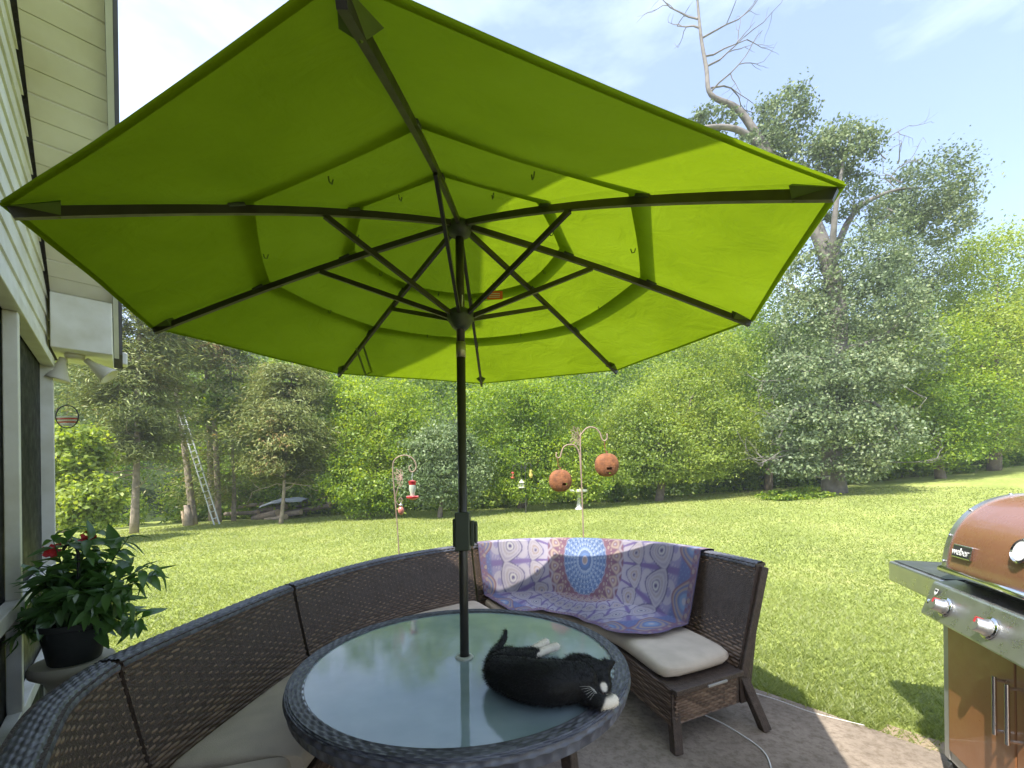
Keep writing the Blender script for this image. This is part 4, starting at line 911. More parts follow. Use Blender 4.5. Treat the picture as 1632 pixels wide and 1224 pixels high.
    cc = np.repeat(np.concatenate([pc * g.uniform(.7, 1.5, (len(P), 1)), np.ones((len(P), 1))], 1), 3, 0)
    f = npmesh('fur', V, np.arange(len(V)).reshape(-1, 3), FUR, o, col=cc); f['kind'] = 'stuff'
    mb = MB(); c = q(955, 1101, .075)
    for k in range(6):
        e = q(924 + k * 3.2, 1094 + k * 4.4, .1 - k * .006); mb.tube([c.lerp(e, .25), c.lerp(e, .5) + Vector((0, 0, .008)), e], [.0004, .0003, .00015], 4)
    w_ = mb.build('whiskers', plain('whisker', (.75, .72, .68), .5), o); w_['kind'] = 'stuff'
    mb = MB(); p0, p1 = q(941, 1071, .115), q(948, 1078, .11)
    return o
cat()

# ================================================================== THE GRILL (its front faces left, we look along it)
GC = Vector((2.2, 2.15, 0)); ga = math.atan2(-.93, -.37)
gr = empty('gas_grill', GC, ga); tag(gr, 'copper brown gas grill with silver control panel at the right edge', 'grill')
GW, GD = 1.02, .56
mb = MB(); mb.box((.0, .0, .1), (.045, .05, .80)); mb.box((.0, GD - .05, .1), (.045, GD, .80)); mb.box((GW - .045, 0, .1), (GW, .05, .8)); mb.box((GW - .045, GD - .05, .1), (GW, GD, .8)); mb.box((.046, .004, .1), (GW - .046, .046, .15)); mb.build('cabinet_frame', STEEL_DULL, gr, bevel=.004)
mb = MB(); mb.box((.006, .052, .12), (.03, GD - .052, .80)); mb.box((GW - .03, .052, .12), (GW - .006, GD - .052, .8)); mb.box((.046, GD - .03, .12), (GW - .046, GD - .01, .8)); mb.build('side_panel', DARKMETAL, gr)
for k in range(2):
    x0 = .05 + k * (GW - .1) / 2; x1 = x0 + (GW - .1) / 2 - .004; mb = MB(); mb.box((x0, -.006, .155), (x1, .03, .79)); door = mb.build('door', COPPER_DOOR, gr, bevel=.006)
    hx = x1 - .035 if k == 0 else x0 + .035
    mb = MB(); mb.tube([(hx, -.05, .46), (hx, -.05, .70)], .008, 12); mb.tube([(hx, -.004, .475), (hx, -.052, .475)], .007, 10); mb.tube([(hx, -.004, .685), (hx, -.052, .685)], .007, 10); autosmooth(mb.build('door_handle', CHROME, door))
# control panel: leans back
mb = MB(); mb.hexa([Vector(v) for v in ((-.02, -.085, .815), (GW + .02, -.085, .815), (GW + .02, .05, .80), (-.02, .05, .80), (-.02, -.03, .985), (GW + .02, -.03, .985), (GW + .02, .07, 1.0), (-.02, .07, 1.0))]); cp = mb.build('control_panel', STEEL, gr, bevel=.01)
pn = Vector((0, -.95, .31)).normalized(); pq = pn.to_track_quat('Z', 'Y').to_matrix().to_4x4()
for k, x in enumerate((.16, .47, .78)):
    M = Matrix.Translation((x, -.062, .895)) @ pq
    mb = MB(); mb.lathe([(.0, 0), (.047, 0), (.047, .004), (.0, .004)], 28, M=M); bz = mb.build('knob_bezel', CHROME, cp, True)
    mb = MB(); mb.lathe([(.0, .004), (.036, .005), (.037, .012), (.031, .02), (.029, .048), (.026, .052), (.0, .053)], 28, M=M); kb = mb.build('knob', STEEL, cp); autosmooth(kb)
    mb = MB(); mb.box((-.004, .008, .0525), (.004, .026, .0545), M); mb.box((-.004, .0275, .03), (.004, .0315, .053), M); mb.build('knob_pointer', RED, kb)
mb = MB(); M = Matrix.Translation((.06, -.062, .89)) @ pq; mb.lathe([(0, 0), (.014, 0), (.014, .018), (.01, .026), (0, .027)], 16, M=M); mb.build('igniter_button', CHROME, cp, True)
M = Matrix.Translation((.055, -.0485, .945)) @ pq; mb = MB(); mb.add([M @ Vector(v) for v in ((-.014, .016, .001), (-.014, -.004, .001), (0, -.018, .001), (.014, -.004, .001), (.014, .016, .001))], [(0, 1, 2, 3, 4)]); eb = mb.build('shield_mark', plain('mark_white', (.75, .75, .72), .5), cp)
mb = MB(); mb.add([M @ Vector(v) for v in ((-.010, .012, .002), (-.010, .002, .002), (.010, .002, .002), (.010, .012, .002))], [(0, 1, 2, 3)]); mb.build('shield_band', DARKMETAL, eb)
# firebox and lid
mb = MB(); mb.box((.02, .075, .80), (GW - .02, GD - .02, 1.045)); mb.build('firebox', DARKMETAL, gr, bevel=.01)
prof = [(-.005, 1.055), (.0, 1.12), (.015, 1.20), (.045, 1.28), (.10, 1.355), (.18, 1.41), (.28, 1.435), (.38, 1.42), (.47, 1.37), (.53, 1.28), (.55, 1.17), (.55, 1.055)]
prof = [(p.y, p.z) for p in dens([Vector((0, a, b)) for a, b in prof], 3)]
def lidshape(x0, x1, grow=0):
    cy, cz = .27, 1.055; V = []; 
    for x in (x0, x1): V += [Vector((x, cy + (y - cy) * (1 + grow), cz + (z - cz) * (1 + grow))) for y, z in prof]
    n = len(prof); return V, [(i, i + 1, n + i + 1, n + i) for i in range(n - 1)] + [tuple(range(n - 1, -1, -1)), tuple(range(n, 2 * n)), (0, n, 2 * n - 1, n - 1)]
mb = MB(); mb.add(*lidshape(.052, GW - .052)); lid = autosmooth(mb.build('lid', COPPER, gr), 50)
for x0, x1 in ((.015, .054), (GW - .054, GW - .015)):
    mb = MB(); mb.add(*lidshape(x0, x1, .018)); autosmooth(mb.build('end_cap', STEEL, lid), 50)
for y, z in prof[2::5][:5]:
    M = Matrix.Translation((.036, y - .006, z + .004)) @ Vector((0, y - .27, z - 1.1)).to_track_quat('Z', 'Y').to_matrix().to_4x4()
    mb = MB(); mb.lathe([(0, .008), (.006, .006), (.008, 0)], 10, M=M); mb.build('rivet', CHROME, lid, True)
mb = MB(); mb.tube([(.03, -.018, 1.062), (GW - .03, -.018, 1.062)], .016, 12); mb.build('lid_trim', CHROME, lid, True)
def lidpt(f):
    i = int(f * (len(prof) - 1)); y, z = prof[i]; y2, z2 = prof[i + 1]; nn = Vector((0, -(z2 - z), (y2 - y))).normalized(); nn = nn if nn.y < 0 else -nn; return Vector((0, y, z)), nn
# badge
p, nn = lidpt(.10); p = Vector((0, -.001, 1.14)); nn = Vector((0, -.985, .17)).normalized()
xax = Vector((1, 0, 0)); yax = nn.cross(xax).normalized(); MBG = Matrix.Translation(Vector((.165, .004, 1.165)) + nn * .004) @ Matrix((xax, yax, nn)).transposed().to_4x4()
mb = MB(); mb.box((-.07, -.032, -.012), (.07, .032, .004), MBG); badge = mb.build('badge', CHROME, lid, bevel=.003)
mb = MB(); mb.box((-.063, -.026, .0045), (.063, .026, .0052), MBG); bgp = mb.build('badge_field', DARKMETAL, badge)
fc = bpy.data.curves.new('badge_lettering', 'FONT'); fc.body = 'weber'; fc.size = .05; fc.align_x = 'CENTER'; fc.align_y = 'CENTER'; fc.extrude = .0012
to = bpy.data.objects.new('tmp_text', fc); COL.objects.link(to)
tm = bpy.data.meshes.new_from_object(to.evaluated_get(bpy.context.evaluated_depsgraph_get())); bpy.data.objects.remove(to); tm.transform(MBG @ Matrix.Translation((0, -.002, .0068))); tm.materials.clear(); tm.materials.append(bpy.data.materials['mark_white'])
bl_ = link(bpy.data.objects.new('badge_lettering', tm), badge)
# thermometer
M = Matrix.Translation(Vector((.52, .018, 1.225))) @ Vector((0, -.96, .28)).to_track_quat('Z', 'Y').to_matrix().to_4x4()
mb = MB(); mb.lathe([(.0, -.01), (.05, -.01), (.052, .01), (.046, .016), (.042, .010), (0, .010)], 28, M=M); th_ = autosmooth(mb.build('thermometer', CHROME, lid))
mb = MB(); mb.lathe([(0, .0115), (.041, .0113)], 24, M=M); mb.build('dial', plain('dial_white', (.8, .8, .78), .3), th_)
# left shelf
mb = MB(); mb.box((-.60, .0, .865), (-.022, GD - .02, .99)); sh = mb.build('side_shelf', STEEL, gr, bevel=.012)
mb = MB(); mb.box((-.585, .025, .992), (-.03, GD - .04, .998)); mb.build('shelf_top', SHELFTOP, sh, bevel=.002)
for x in (.03, GW - .03):
    for y in (.04, GD - .04):
        mb = MB(); mb.tube([(x - .018, y, .05), (x + .018, y, .05)], .05, 18); mb.box((x - .022, y - .012, .05), (x + .022, y + .012, .115)); mb.build('caster', DARKMETAL, gr, bevel=.003)

# ================================================================== POTTED PLANT
pc_ = onz(120, 1052, .72); PY = pc_.y
st = empty('plant_pedestal', (pc_.x - .03, pc_.y + .02, 0)); tag(st, 'rounded beige pedestal standing under the dark flower pot', 'pedestal')
mb = MB(); mb.lathe([(.0, 0), (.12, 0), (.125, .03), (.08, .08), (.06, .3), (.065, .55), (.1, .64), (.145, .675), (.15, .7), (.14, .718), (.0, .72)], 32); autosmooth(mb.build('column', CERAMIC, st), 50)
pot = empty('flower_pot', (pc_.x, pc_.y, .72)); tag(pot, 'dark pot with bushy green plant and red flowers beside the house', 'potted plant')
mb = MB(); mb.lathe([(.0, 0), (.085, 0), (.09, .006), (.118, .16), (.128, .165), (.13, .19), (.122, .19), (.113, .165), (.0, .16)], 32); autosmooth(mb.build('pot', POT, pot))
mb = MB(); mb.lathe([(.0, .166), (.112, .166)], 20); mb.build('potting_soil', SHADE_SOIL, pot)
def leafmesh(L=.075, W=.03):
    V = []; n = 6
    for i in range(n + 1):
        f = i / n; w = W / 2 * math.sin(math.pi * min(1, f ** .8)) ** .9 if 0 < i < n else .001; z = -.018 * f * f * 2.2 + .004 * math.sin(f * 6)
        V += [(f * L, -w, z + w * .35), (f * L, 0, z), (f * L, w, z + w * .35)]
    Fc = []
    for i in range(n):
        for j in range(2): Fc.append((i*3+j, i*3+j+1, (i+1)*3+j+1, (i+1)*3+j))
    return V, Fc
lm = []
for L_, W_ in ((.085, .036), (.105, .042), (.068, .034)):
    V, Fc = leafmesh(L_, W_); me = bpy.data.meshes.new('leaf'); me.from_pydata(V, [], Fc); me.materials.append(PLANT); me.polygons.foreach_set('use_smooth', [True] * len(Fc))
    a = me.attributes.new('rnd', 'FLOAT', 'FACE'); a.data.foreach_set('value', [random.random()] * len(Fc)); lm.append(me)
g = np.random.default_rng(91); tips_px = [(150, 850), (85, 862), (190, 868), (110, 845), (235, 905), (215, 930), (60, 905), (170, 900), (200, 960), (225, 985), (40, 985), (15, 1010), (130, 890), (95, 915), (175, 945), (145, 930), (60, 950), (210, 1000), (70, 985), (185, 990), (120, 950), (100, 965), (150, 980), (5, 1030), (165, 1005), (135, 1005), (80, 1005)]
tips_px += [(x + g.uniform(-22, 22), y + g.uniform(-20, 14)) for x, y in tips_px[::2]]
count = 0
for i, (tx, ty) in enumerate(tips_px):
    dy = g.uniform(-.13, .12); tip = at(tx, ty, PY + dy) - pot.location; b = Vector((g.uniform(-.05, .05), g.uniform(-.05, .05), .16)); mid = b.lerp(tip, .55) + Vector((0, 0, .05))
    pts = dens([b, mid, tip], 6); mb = MB(); mb.tube(pts, lint([.0035, .0028, .0015], len(pts)), 5); mb.build('stem', PLANT, pot)
    k = 3
    while k < len(pts):
        p = pts[k]; dirv = (pts[min(k + 1, len(pts) - 1)] - pts[k - 1]).normalized(); side = dirv.cross(Vector(g.normal(0, 1, 3))).normalized()
        for s in (1, -1):
            d = (side * s + dirv * g.uniform(.3, .8) + Vector((0, 0, g.uniform(-.3, .3)))).normalized()
            o = bpy.data.objects.new('leaf', lm[int(g.integers(3))]); o.location = p; sc = g.uniform(.75, 1.25)
            up = (Vector((0, 0, 1)) + Vector(g.normal(0, .35, 3))); yv = up.cross(d).normalized(); zv = d.cross(yv)
            o.rotation_euler = Matrix((d, yv, zv)).transposed().to_euler(); o.scale = (sc, sc, sc); link(o, pot); count += 1
        k += 1
        if k < len(pts) - 1 and g.random() < .25: k += 1
fm = MB()
for k in range(5):
    a = k * 2 * math.pi / 5; d = Vector((math.cos(a), math.sin(a), .25)).normalized(); s = Vector((-math.sin(a), math.cos(a), 0)); fm.add([Vector((0, 0, -.01)), d * .018 + s * .014, d * .036 + s * .008 + Vector((0, 0, .002)), d * .036 - s * .010 - Vector((0, 0, .004)), d * .018 - s * .014], [(0, 1, 2, 3, 4)])
fl0 = None
for px, py, dy in ((146, 856, -.05), (138, 862, -.02), (88, 876, .0), (80, 880, -.06), (152, 862, .02)):
    p = at(px, py, PY + dy) - pot.location
    if fl0 is None: fl0 = fm.build('flower', PETAL, pot, False); o = fl0
    else: o = fl0.copy(); link(o, pot)
    o.location = p; o.rotation_euler = (g.uniform(.3, 1.2), g.uniform(-.5, .5), g.uniform(0, 6))
# curled handle of a hanger above the pot, and the white frame low by the wall
c = at(125, 905, PY - .05) - pot.location; mb = MB(); mb.tube(dens([c + Vector((.0, 0, -.10)), c + Vector((0, 0, .06)), c + Vector((-.02, 0, .10)), c + Vector((-.05, 0, .105)), c + Vector((-.07, 0, .08))], 5), .006, 8); mb.build('hanger_hook', POT, pot, True)
wf = onz(62, 1085, .42); ws = empty('white_stand', (wf.x - .06, wf.y + .12, 0)); tag(ws, 'small white slatted stand low beside the house wall and sofa', 'stand')
mb = MB(); mb.box((-.1, -.1, .44), (.1, .1, .46)); mb.build('top', WHITE_PAINT, ws, bevel=.004)
for x in (-.085, .085):
    for y in (-.085, .085): mb = MB(); mb.box((x - .014, y - .014, 0), (x + .014, y + .014, .439)); mb.build('leg', WHITE_PAINT, ws, bevel=.003)

# ================================================================== GARDEN ORNAMENTS
def butterfly(parent, c, s, M, wires=7):
    mb = MB()
    for k in range(wires):
        a = R(100 + k * 160 / (wires - 1)); L = s * (.8 + .2 * math.sin(k * 1.3)); d = Vector((math.cos(a), 0, math.sin(a))); n = Vector((-d.z, 0, d.x))
        mb.tube(dens([c, c + d * L * .5 + n * s * .12, c + d * L, c + d * L * .5 - n * s * .12, c], 4), s * .022, 5)
    mb.build('butterfly', M, parent)
# hook with the hummingbird feeders
Y = 4.6; gpos = at(641, 880, Y); hk = empty('shepherd_hook', (gpos.x, Y, float(terr(gpos.x, Y)))); tag(hk, 'thin shepherd hook with pink butterfly holding the red feeder', 'garden hook')
o0 = hk.location; Q = lambda px, py, dy=0: at(px, py, Y + dy) - o0
mb = MB(); mb.tube(dens([Vector((0, 0, -.1)), Q(634, 850), Q(629, 790), Q(626, 745), Q(631, 731), Q(645, 725.5), Q(658, 731), Q(663.5, 743), Q(660, 751), Q(654, 751), Q(652, 745), Q(656, 741)], 6), .0065, 8); mb.build('rod', HOOKMETAL, hk, True)
mb = MB(); mb.tube(dens([Q(630, 800), Q(632, 785), Q(637, 770), Q(638, 764)], 5), .004, 6); mb.tube(dens([Q(630, 796), Q(634, 804), Q(638, 803), Q(641.5, 797), Q(639, 793.5), Q(635.5, 796), Q(638, 800)], 5), .004, 6); mb.build('side_curl', HOOKMETAL, hk, True)
butterfly(hk, Q(641, 760), .11, HOOKPINK)
p = at(657, 754, Y); fd = empty('hummingbird_feeder', p); tag(fd, 'red topped hummingbird feeder with clear bottle hanging from the hook', 'feeder')
k_ = Y / F
mb = MB(); mb.tube([(0, 0, .01), (.006, 0, -3 * k_), (-.006, 0, -6 * k_), (0, 0, -12 * k_)], .004, 6); mb.build('hanger', STEEL, fd)
mb = MB(); mb.lathe([(0, -11 * k_), (4.5 * k_, -12.5 * k_), (7 * k_, -13 * k_), (6 * k_, -15 * k_), (5 * k_, -19 * k_), (0, -19 * k_)], 20); autosmooth(mb.build('cap', RED, fd))
mb = MB(); mb.lathe([(0, -18.5 * k_), (5 * k_, -19 * k_), (5.5 * k_, -25 * k_), (3.6 * k_, -32 * k_), (3.2 * k_, -36 * k_), (0, -36 * k_)], 20); autosmooth(mb.build('bottle', CLEARPL, fd))
mb = MB(); mb.lathe([(0, -35.5 * k_), (5 * k_, -36.5 * k_), (10 * k_, -37.5 * k_), (9.5 * k_, -39.5 * k_), (5 * k_, -42 * k_), (0, -43 * k_)], 24); tr_ = autosmooth(mb.build('feeding_tray', RED, fd))
for k in range(5):
    a = k * 1.256; mb = MB(); mb.lathe([(0, .004), (.012, .002), (.014, -.003), (0, -.004)], 8, c=(8 * k_ * math.cos(a), 8 * k_ * math.sin(a), -36.6 * k_)); mb.build('port', plain('port_pink', (.75, .3, .3), .5) if k == 0 else bpy.data.materials['port_pink'], tr_)
p = at(639, 800, Y); f2 = empty('small_feeder', p); tag(f2, 'little pinkish glass globe feeder on the low curl of the hook', 'feeder')
mb = MB(); mb.tube([(0, 0, 0), (0, 0, -5 * k_)], .006, 8); mb.build('hanger', STEEL, f2)
mb = MB(); mb.lathe([(0, -3 * k_), (2.6 * k_, -3.5 * k_), (2.8 * k_, -7 * k_), (0, -7 * k_)], 14); mb.build('cap', STEEL, f2, True)
mb = MB(); mb.lathe([(0, -6.5 * k_), (3 * k_, -8 * k_), (5 * k_, -12 * k_), (4.6 * k_, -16 * k_), (2.5 * k_, -20 * k_), (0, -21 * k_)], 18); mb.build('bottle', REDNECTAR, f2, True)
# double hook with rusty globes
Y = 4.9; gpos = at(931, 900, Y); hk = empty('double_hook', (gpos.x, Y, float(terr(gpos.x, Y)))); tag(hk, 'tall rusty double garden hook with wire butterfly behind the sofa', 'garden hook')
o0 = hk.location
mb = MB(); mb.tube(dens([Vector((0, 0, -.1)), Q(930, 860), Q(926.5, 760), Q(925, 700), Q(928, 690), Q(937, 681.5), Q(948, 682), Q(956, 690), Q(959, 699), Q(963, 703), Q(967.5, 699), Q(967.5, 691)], 6), .008, 8); mb.build('rod', HOOKMETAL, hk, True)
mb = MB(); mb.tube(dens([Q(927.5, 775), Q(925, 740), Q(923, 722), Q(917, 711), Q(908, 708.5), Q(899, 712), Q(894.5, 722), Q(893, 728), Q(889, 730), Q(886.5, 727), Q(887, 721)], 6), .008, 8); mb.build('lower_arm', HOOKMETAL, hk, True)
butterfly(hk, Q(924, 697), .15, HOOKMETAL, 9)
k_ = Y / F
def globe(label, hx, hy, cx, cy, rad, seed):
    p = at(hx, hy, Y); c = at(cx, cy, Y) - p; o = empty('rusty_globe', p); tag(o, label, 'ornament', 'rusty globes on the double hook'); r = rad * k_
    mb = MB(); mb.tube([Vector((0, 0, .01)), c * .35, c + Vector((0, 0, r * .98))], .005, 6); mb.build('hanger_wire', RUST, o)
    n = 26; V = []
    for i in range(15):                                         # ribbed, slightly squashed shell with ragged slots low down
        ph = math.pi * i / 14
        for j in range(n):
            a = 2 * math.pi * j / n; rr = r * (1 - .03 * (j % 2)) * math.sin(ph) ** .8; V.append(c + Vector((rr * math.cos(a), rr * math.sin(a) * .55, r * .96 * math.cos(ph))))
    gg = random.Random(seed); Fc = []
    for i in range(14):
        for j in range(n):
            if 8 <= i <= 11 and gg.random() < .09: continue
            Fc.append((i*n+j, (i+1)*n+j, (i+1)*n+(j+1) % n, i*n+(j+1) % n))
    s = mesh('shell', V, Fc, RUST, o); m_ = s.modifiers.new('thick', 'SOLIDIFY'); m_.thickness = .004
    mb = MB(); mb.tube([c + Vector((0, 0, r * .9)), c + Vector((.004, 0, r * 1.06)), c + Vector((.012, 0, r * 1.13))], [.01, .008, .006], 7); mb.build('stalk', RUST, o)
globe('rusty metal globe hanging from the higher right arm of the hook', 963, 704, 967, 741, 19.5, 1)
globe('rusty metal globe hanging from the lower left arm of the hook', 888, 729, 893, 766, 18.5, 2)
# bird bath
b = onterr(923, 812); k_ = b.y / F; bb = empty('bird_bath', b); tag(bb, 'pale stone bird bath on a pedestal out on the lawn', 'bird bath')
mb = MB(); mb.lathe([(0, -.05), (6.5 * k_, -.05), (6.5 * k_, 1.5 * k_), (4.4 * k_, 4 * k_), (3.4 * k_, 10 * k_), (3.3 * k_, 17 * k_), (4.4 * k_, 24 * k_), (5 * k_, 25 * k_), (0, 25 * k_)], 20); autosmooth(mb.build('pedestal', STONE, bb), 50)
mb = MB(); mb.lathe([(0, 25 * k_), (5 * k_, 25 * k_), (12 * k_, 27.5 * k_), (15.5 * k_, 29 * k_), (15.5 * k_, 32.5 * k_), (13.5 * k_, 32.5 * k_), (9 * k_, 28.5 * k_), (0, 28 * k_)], 28); autosmooth(mb.build('bowl', STONE, bb), 50)
# far feeder pole with lantern feeder, red feeder and yellow hanging basket
b = onterr(838, 818); Yf = b.y; fp = empty('feeder_pole', b); tag(fp, 'thin dark feeder pole in front of the central trees', 'garden hook'); k_ = Yf / F
Q = lambda px, py: at(px, py, Yf) - b
mb = MB(); mb.tube(dens([Vector((0, 0, -.1)), Q(838, 790), Q(837, 745), Q(834, 738), Q(831, 742), Q(831, 748)], 6), .016, 8); mb.tube(dens([Q(837, 748), Q(828, 740), Q(819, 742), Q(817, 748)], 5), .014, 8); mb.tube(dens([Q(837, 748), Q(841, 738), Q(846, 740), Q(846, 745)], 5), .014, 8); mb.build('rod', HOOKDARK, fp, True)
p = at(831, 748, Yf); lf = empty('lantern_feeder', p); tag(lf, 'small white lantern shaped bird feeder hanging before dark undergrowth', 'feeder')
mb = MB(); mb.tube([(0, 0, .02), (0, 0, -17 * k_)], .006, 6); mb.build('hanger_wire', BLACKM, lf)
mb = MB(); mb.lathe([(0, -15 * k_), (1.3 * k_, -16 * k_), (1.3 * k_, -18 * k_), (6 * k_, -20.5 * k_), (6 * k_, -21.5 * k_), (0, -21.5 * k_)], 6); mb.build('roof', WHITE_PAINT, lf)
mb = MB(); mb.lathe([(0, -21.5 * k_), (2.6 * k_, -21.6 * k_), (2.6 * k_, -27.5 * k_), (0, -27.6 * k_)], 12); mb.build('seed_tube', CLEARPL, lf, True)
mb = MB(); mb.lathe([(0, -27.5 * k_), (6 * k_, -27.6 * k_), (6 * k_, -29.5 * k_), (0, -30 * k_)], 6); mb.build('tray', WHITE_PAINT, lf)
for k in range(6):
    a = k * math.pi / 3; mb = MB(); mb.tube([(5 * k_ * math.cos(a), 5 * k_ * math.sin(a), -21 * k_), (5 * k_ * math.cos(a), 5 * k_ * math.sin(a), -28 * k_)], .35 * k_, 5); mb.build('post', WHITE_PAINT, lf)
p = at(817, 748, Yf); rf = empty('red_feeder', p); tag(rf, 'small red tube feeder left of the white lantern feeder', 'feeder')
mb = MB(); mb.tube([(0, 0, 0), (0, 0, -5 * k_)], .006, 6); mb.build('hanger_wire', BLACKM, rf)
mb = MB(); mb.lathe([(0, -4 * k_), (2.4 * k_, -5 * k_), (2.2 * k_, -7 * k_), (0, -7 * k_)], 12); mb.build('cap', RED, rf, True)
mb = MB(); mb.lathe([(0, -6.8 * k_), (1.6 * k_, -7 * k_), (1.3 * k_, -12 * k_), (0, -12 * k_)], 12); mb.build('bottle', AMBER, rf, True)
mb = MB(); mb.lathe([(0, -11.8 * k_), (3 * k_, -12.4 * k_), (2.6 * k_, -14.5 * k_), (0, -15 * k_)], 12); mb.build('feeding_tray', RED, rf, True)
p = at(846, 745, Yf); yf = empty('yellow_ornament', p); tag(yf, 'small yellow hanging ornament right of the white lantern feeder', 'ornament')
YEL = plain('yellow_paint', (.6, .45, .12), .6, var=.3, scale=30)
mb = MB(); mb.tube([(0, 0, 0), (0, 0, -4 * k_)], .006, 6); mb.build('hanger_wire', BLACKM, yf)
mb = MB(); mb.lathe([(0, -3 * k_), (2 * k_, -4 * k_), (2.6 * k_, -7 * k_), (1.6 * k_, -9 * k_), (3.2 * k_, -11 * k_), (3 * k_, -14 * k_), (1 * k_, -17 * k_), (0, -17.5 * k_)], 14); mb.build('body', YEL, yf, True)

# wind spinner hanging from the eave
p = at(107, 555, 3.0); p = Vector((p.x, p.y, 2.47)); c = at(107, 664, 3.0); ws = empty('wind_spinner', p); tag(ws, 'round wire wind spinner with red and white striped disc under the eave', 'wind spinner')
c = c - p; mb = MB(); mb.tube([(0, 0, 0), c + Vector((0, 0, .085))], .0015, 5); mb.build('string', BLACKM, ws)
n = 40; mb = MB(); rr = 18 * 3 / F; mb.tube([c + Vector((rr * math.cos(2*math.pi*k/n), rr * .25 * math.sin(2*math.pi*k/n) * 0, rr * math.sin(2*math.pi*k/n))) for k in range(n + 1)], .004, 6); mb.build('ring', BLACKM, ws, True)
for k, (zz, m_) in enumerate(((-.004, WHITE_PAINT), (-.016, RED), (-.028, WHITE_PAINT), (-.040, RED), (-.052, CABLE), (-.062, WHITE_PAINT))):
    hw_ = math.sqrt(max(0, (rr * .9) ** 2 - (zz) ** 2)); mb = MB(); mb.tube([c + Vector((-hw_, 0, zz)), c + Vector((-hw_ * .5, -.008, zz)), c + Vector((hw_ * .5, -.008, zz)), c + Vector((hw_, 0, zz))], .0055, 6); mb.build('stripe', m_, ws, True)

# ladder against the leaning trunk
la0 = at(346, 831, LT.y - .5); la0.z = float(terr(la0.x, la0.y)); la1 = at(288, 656, LT.y - .22); ax = (la1 - la0).normalized(); sdv = Vector((1, 0, 0)); sdv = (sdv - ax * sdv.dot(ax)).normalized() * .20
sdv = sdv * .5
ld = empty('ladder', la0); tag(ld, 'tall aluminium ladder leaning against the bare trunk', 'ladder')
for s in (-1, 1): mb = MB(); mb.beam(sdv * s - ax * .0, (la1 - la0) + sdv * s, .022, .05); mb.build('rail', ALU, ld)
n = 17
for k in range(1, n):
    pz = (la1 - la0) * (k / n); mb = MB(); mb.tube([pz - sdv, pz + sdv], .018, 8); mb.build('rung', ALU, ld)
# stump
b = onterr(303, 838); sp = empty('tree_stump', b); tag(sp, 'split pale tree stump at the foot of the leaning trunk', 'stump'); k_ = b.y / F
mb = MB(); mb.tube([(0, 0, -.1), (-3 * k_, 0, 18 * k_), (-5 * k_, 0, 33 * k_)], [7 * k_, 5 * k_, 4.2 * k_], 12); mb.build('trunk', BARK_PALE, sp, True)
mb = MB(); mb.tube([(-6 * k_, -.05, -.1), (-9 * k_, -.05, 12 * k_), (-11 * k_, -.05, 24 * k_)], [3 * k_, 2.4 * k_, 1.6 * k_], 9); mb.build('split_piece', WOOD_CUT, sp, True)

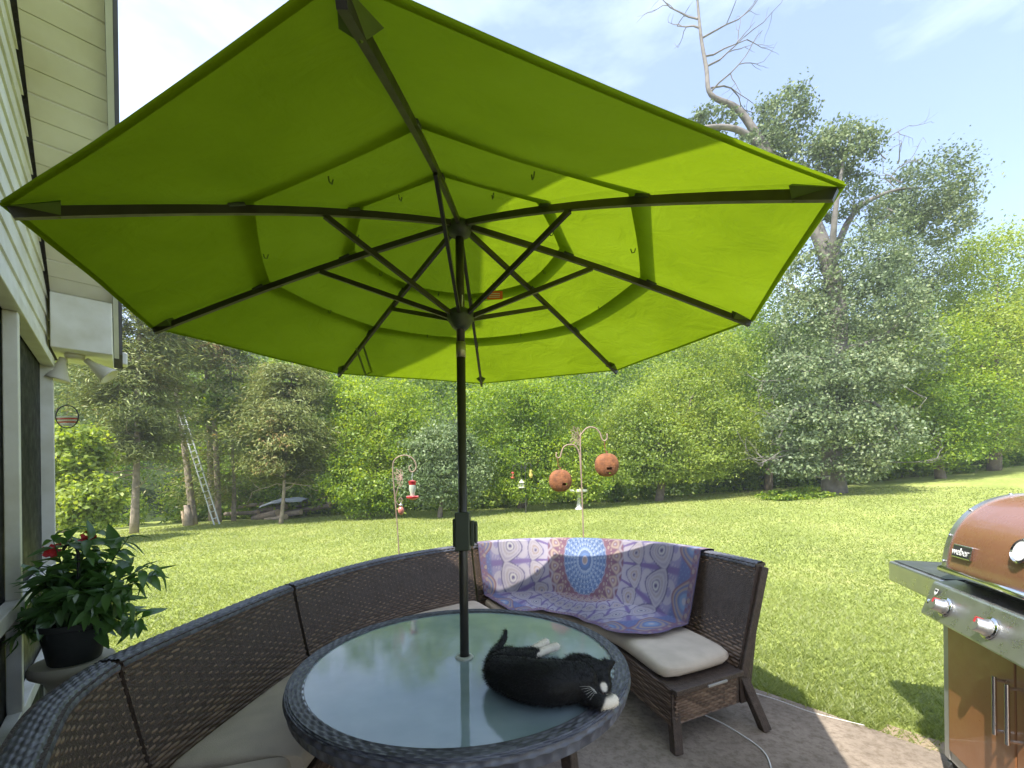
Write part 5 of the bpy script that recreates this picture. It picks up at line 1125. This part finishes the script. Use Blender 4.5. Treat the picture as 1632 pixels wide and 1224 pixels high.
# log pile with a tarp
g = np.random.default_rng(71); base = onterr(470, 826); k_ = base.y / F
lg = [(424, 822, 6, 50, 12, 'short thick log with a pale cut end at the left of the pile'), (440, 826, 4.5, 40, 5, 'log lying lowest in front of the grey tarp'), (432, 812, 4.5, 55, 10, 'log just under the left edge of the grey tarp'),
      (455, 818, 4, 60, 4, 'mid log resting below the cedar trunk'), (490, 812, 3.5, 80, 8, 'long thin log right of the cedar trunk'), (520, 806, 3.2, 80, 14, 'long pole at the right end of the log pile'), (505, 798, 3.0, 70, 18, 'upper thin pole sloping up to the right of the tarp'),
      (545, 800, 2.8, 50, 6, 'last thin pole reaching towards the leafy tree'), (385, 818, 3.2, 60, 3, 'weathered log lying left of the pile under the cedars'), (400, 806, 3.0, 70, 6, 'brown log half hidden left of the tarp')]
for i, (px, py, r, L, tilt, lab) in enumerate(lg):
    Yl = base.y + .25 - (py - 812) * .05; c = at(px, py, Yl); zmin = float(terr(c.x, Yl)) + r * k_ * .8; c.z = max(c.z, zmin)
    d = Vector((math.cos(R(tilt)), g.uniform(-.45, .1), math.sin(R(tilt)))).normalized() * L * k_ * .5; o = empty('log', c); tag(o, lab, 'log', 'logs in the wood pile')
    mb = MB(); mb.tube(dens([-d, Vector(g.normal(0, .03, 3)), d], 4), r * k_, 10, cap=False); mb.build('bark', BARK_PALE if i % 2 else BARK, o, True)
    for s in (-1, 1):
        mb = MB(); q = d.to_track_quat('Z', 'Y').to_matrix().to_4x4(); mb.lathe([(0, 0), (r * k_ * .99, -.002 * s)], 10, M=Matrix.Translation(d * s * .999) @ q); mb.build('cut_end', WOOD_CUT, o)
V = []; nu, nv = 22, 12; c0 = at(455, 800, base.y)
for i in range(nu):
    for j in range(nv):
        u, v = i / (nu - 1) - .5, j / (nv - 1) - .5; x = u * 66 * k_; y = v * .9; z = 6 * k_ * (1 - (2 * v) ** 2) - 5 * k_ * (2 * u) ** 2 + .07 * mnoise.noise(Vector((x * 3, y * 4, 2))) + u * 8 * k_
        V.append(c0 + Vector((x, y, z)))
tp = mesh('tarp', V, [(i*nv+j, (i+1)*nv+j, (i+1)*nv+j+1, i*nv+j+1) for i in range(nu-1) for j in range(nv-1)], TARP, None, True); m_ = tp.modifiers.new('thick', 'SOLIDIFY'); m_.thickness = .012
tag(tp, 'crumpled blue grey tarp thrown over the log pile', 'tarp')
# white cables lying on the patio
def cable(label, pts, r):
    mb = MB(); mb.tube(dens([onz(x, y, r) for x, y in pts], 8), r, 8); tag(mb.build('cable', CABLE, None, True), label, 'cable')
cable('white cable running out from under the sofa end across the patio', [(1120, 1138), (1150, 1152), (1180, 1170), (1205, 1187), (1222, 1205), (1232, 1235)], .0045)
cable('thin pale cord along the edge of the patio by the grass', [(1195, 1102), (1240, 1116), (1290, 1134), (1340, 1147), (1378, 1156)], .003)

# ------------------------------------------------------------------ thin volume added to stand in for the lens's veiling glare
GLARE_HAZE_D = .002
mb = MB(); mb.box((-430, -70, -3.2), (430, 640, 34)); hz = mb.build('glare_haze', None); tag(hz, kind='stuff')
m, nt, nd, lk, b_ = newmat('glare_haze_volume'); nd.remove(b_); pv = nd.new('ShaderNodeVolumePrincipled'); pv.inputs['Color'].default_value = (.93, .95, 1, 1); pv.inputs['Density'].default_value = GLARE_HAZE_D; pv.inputs['Anisotropy'].default_value = .2
lk.new(pv.outputs[0], nd['Material Output'].inputs['Volume']); hz.data.materials.append(m)
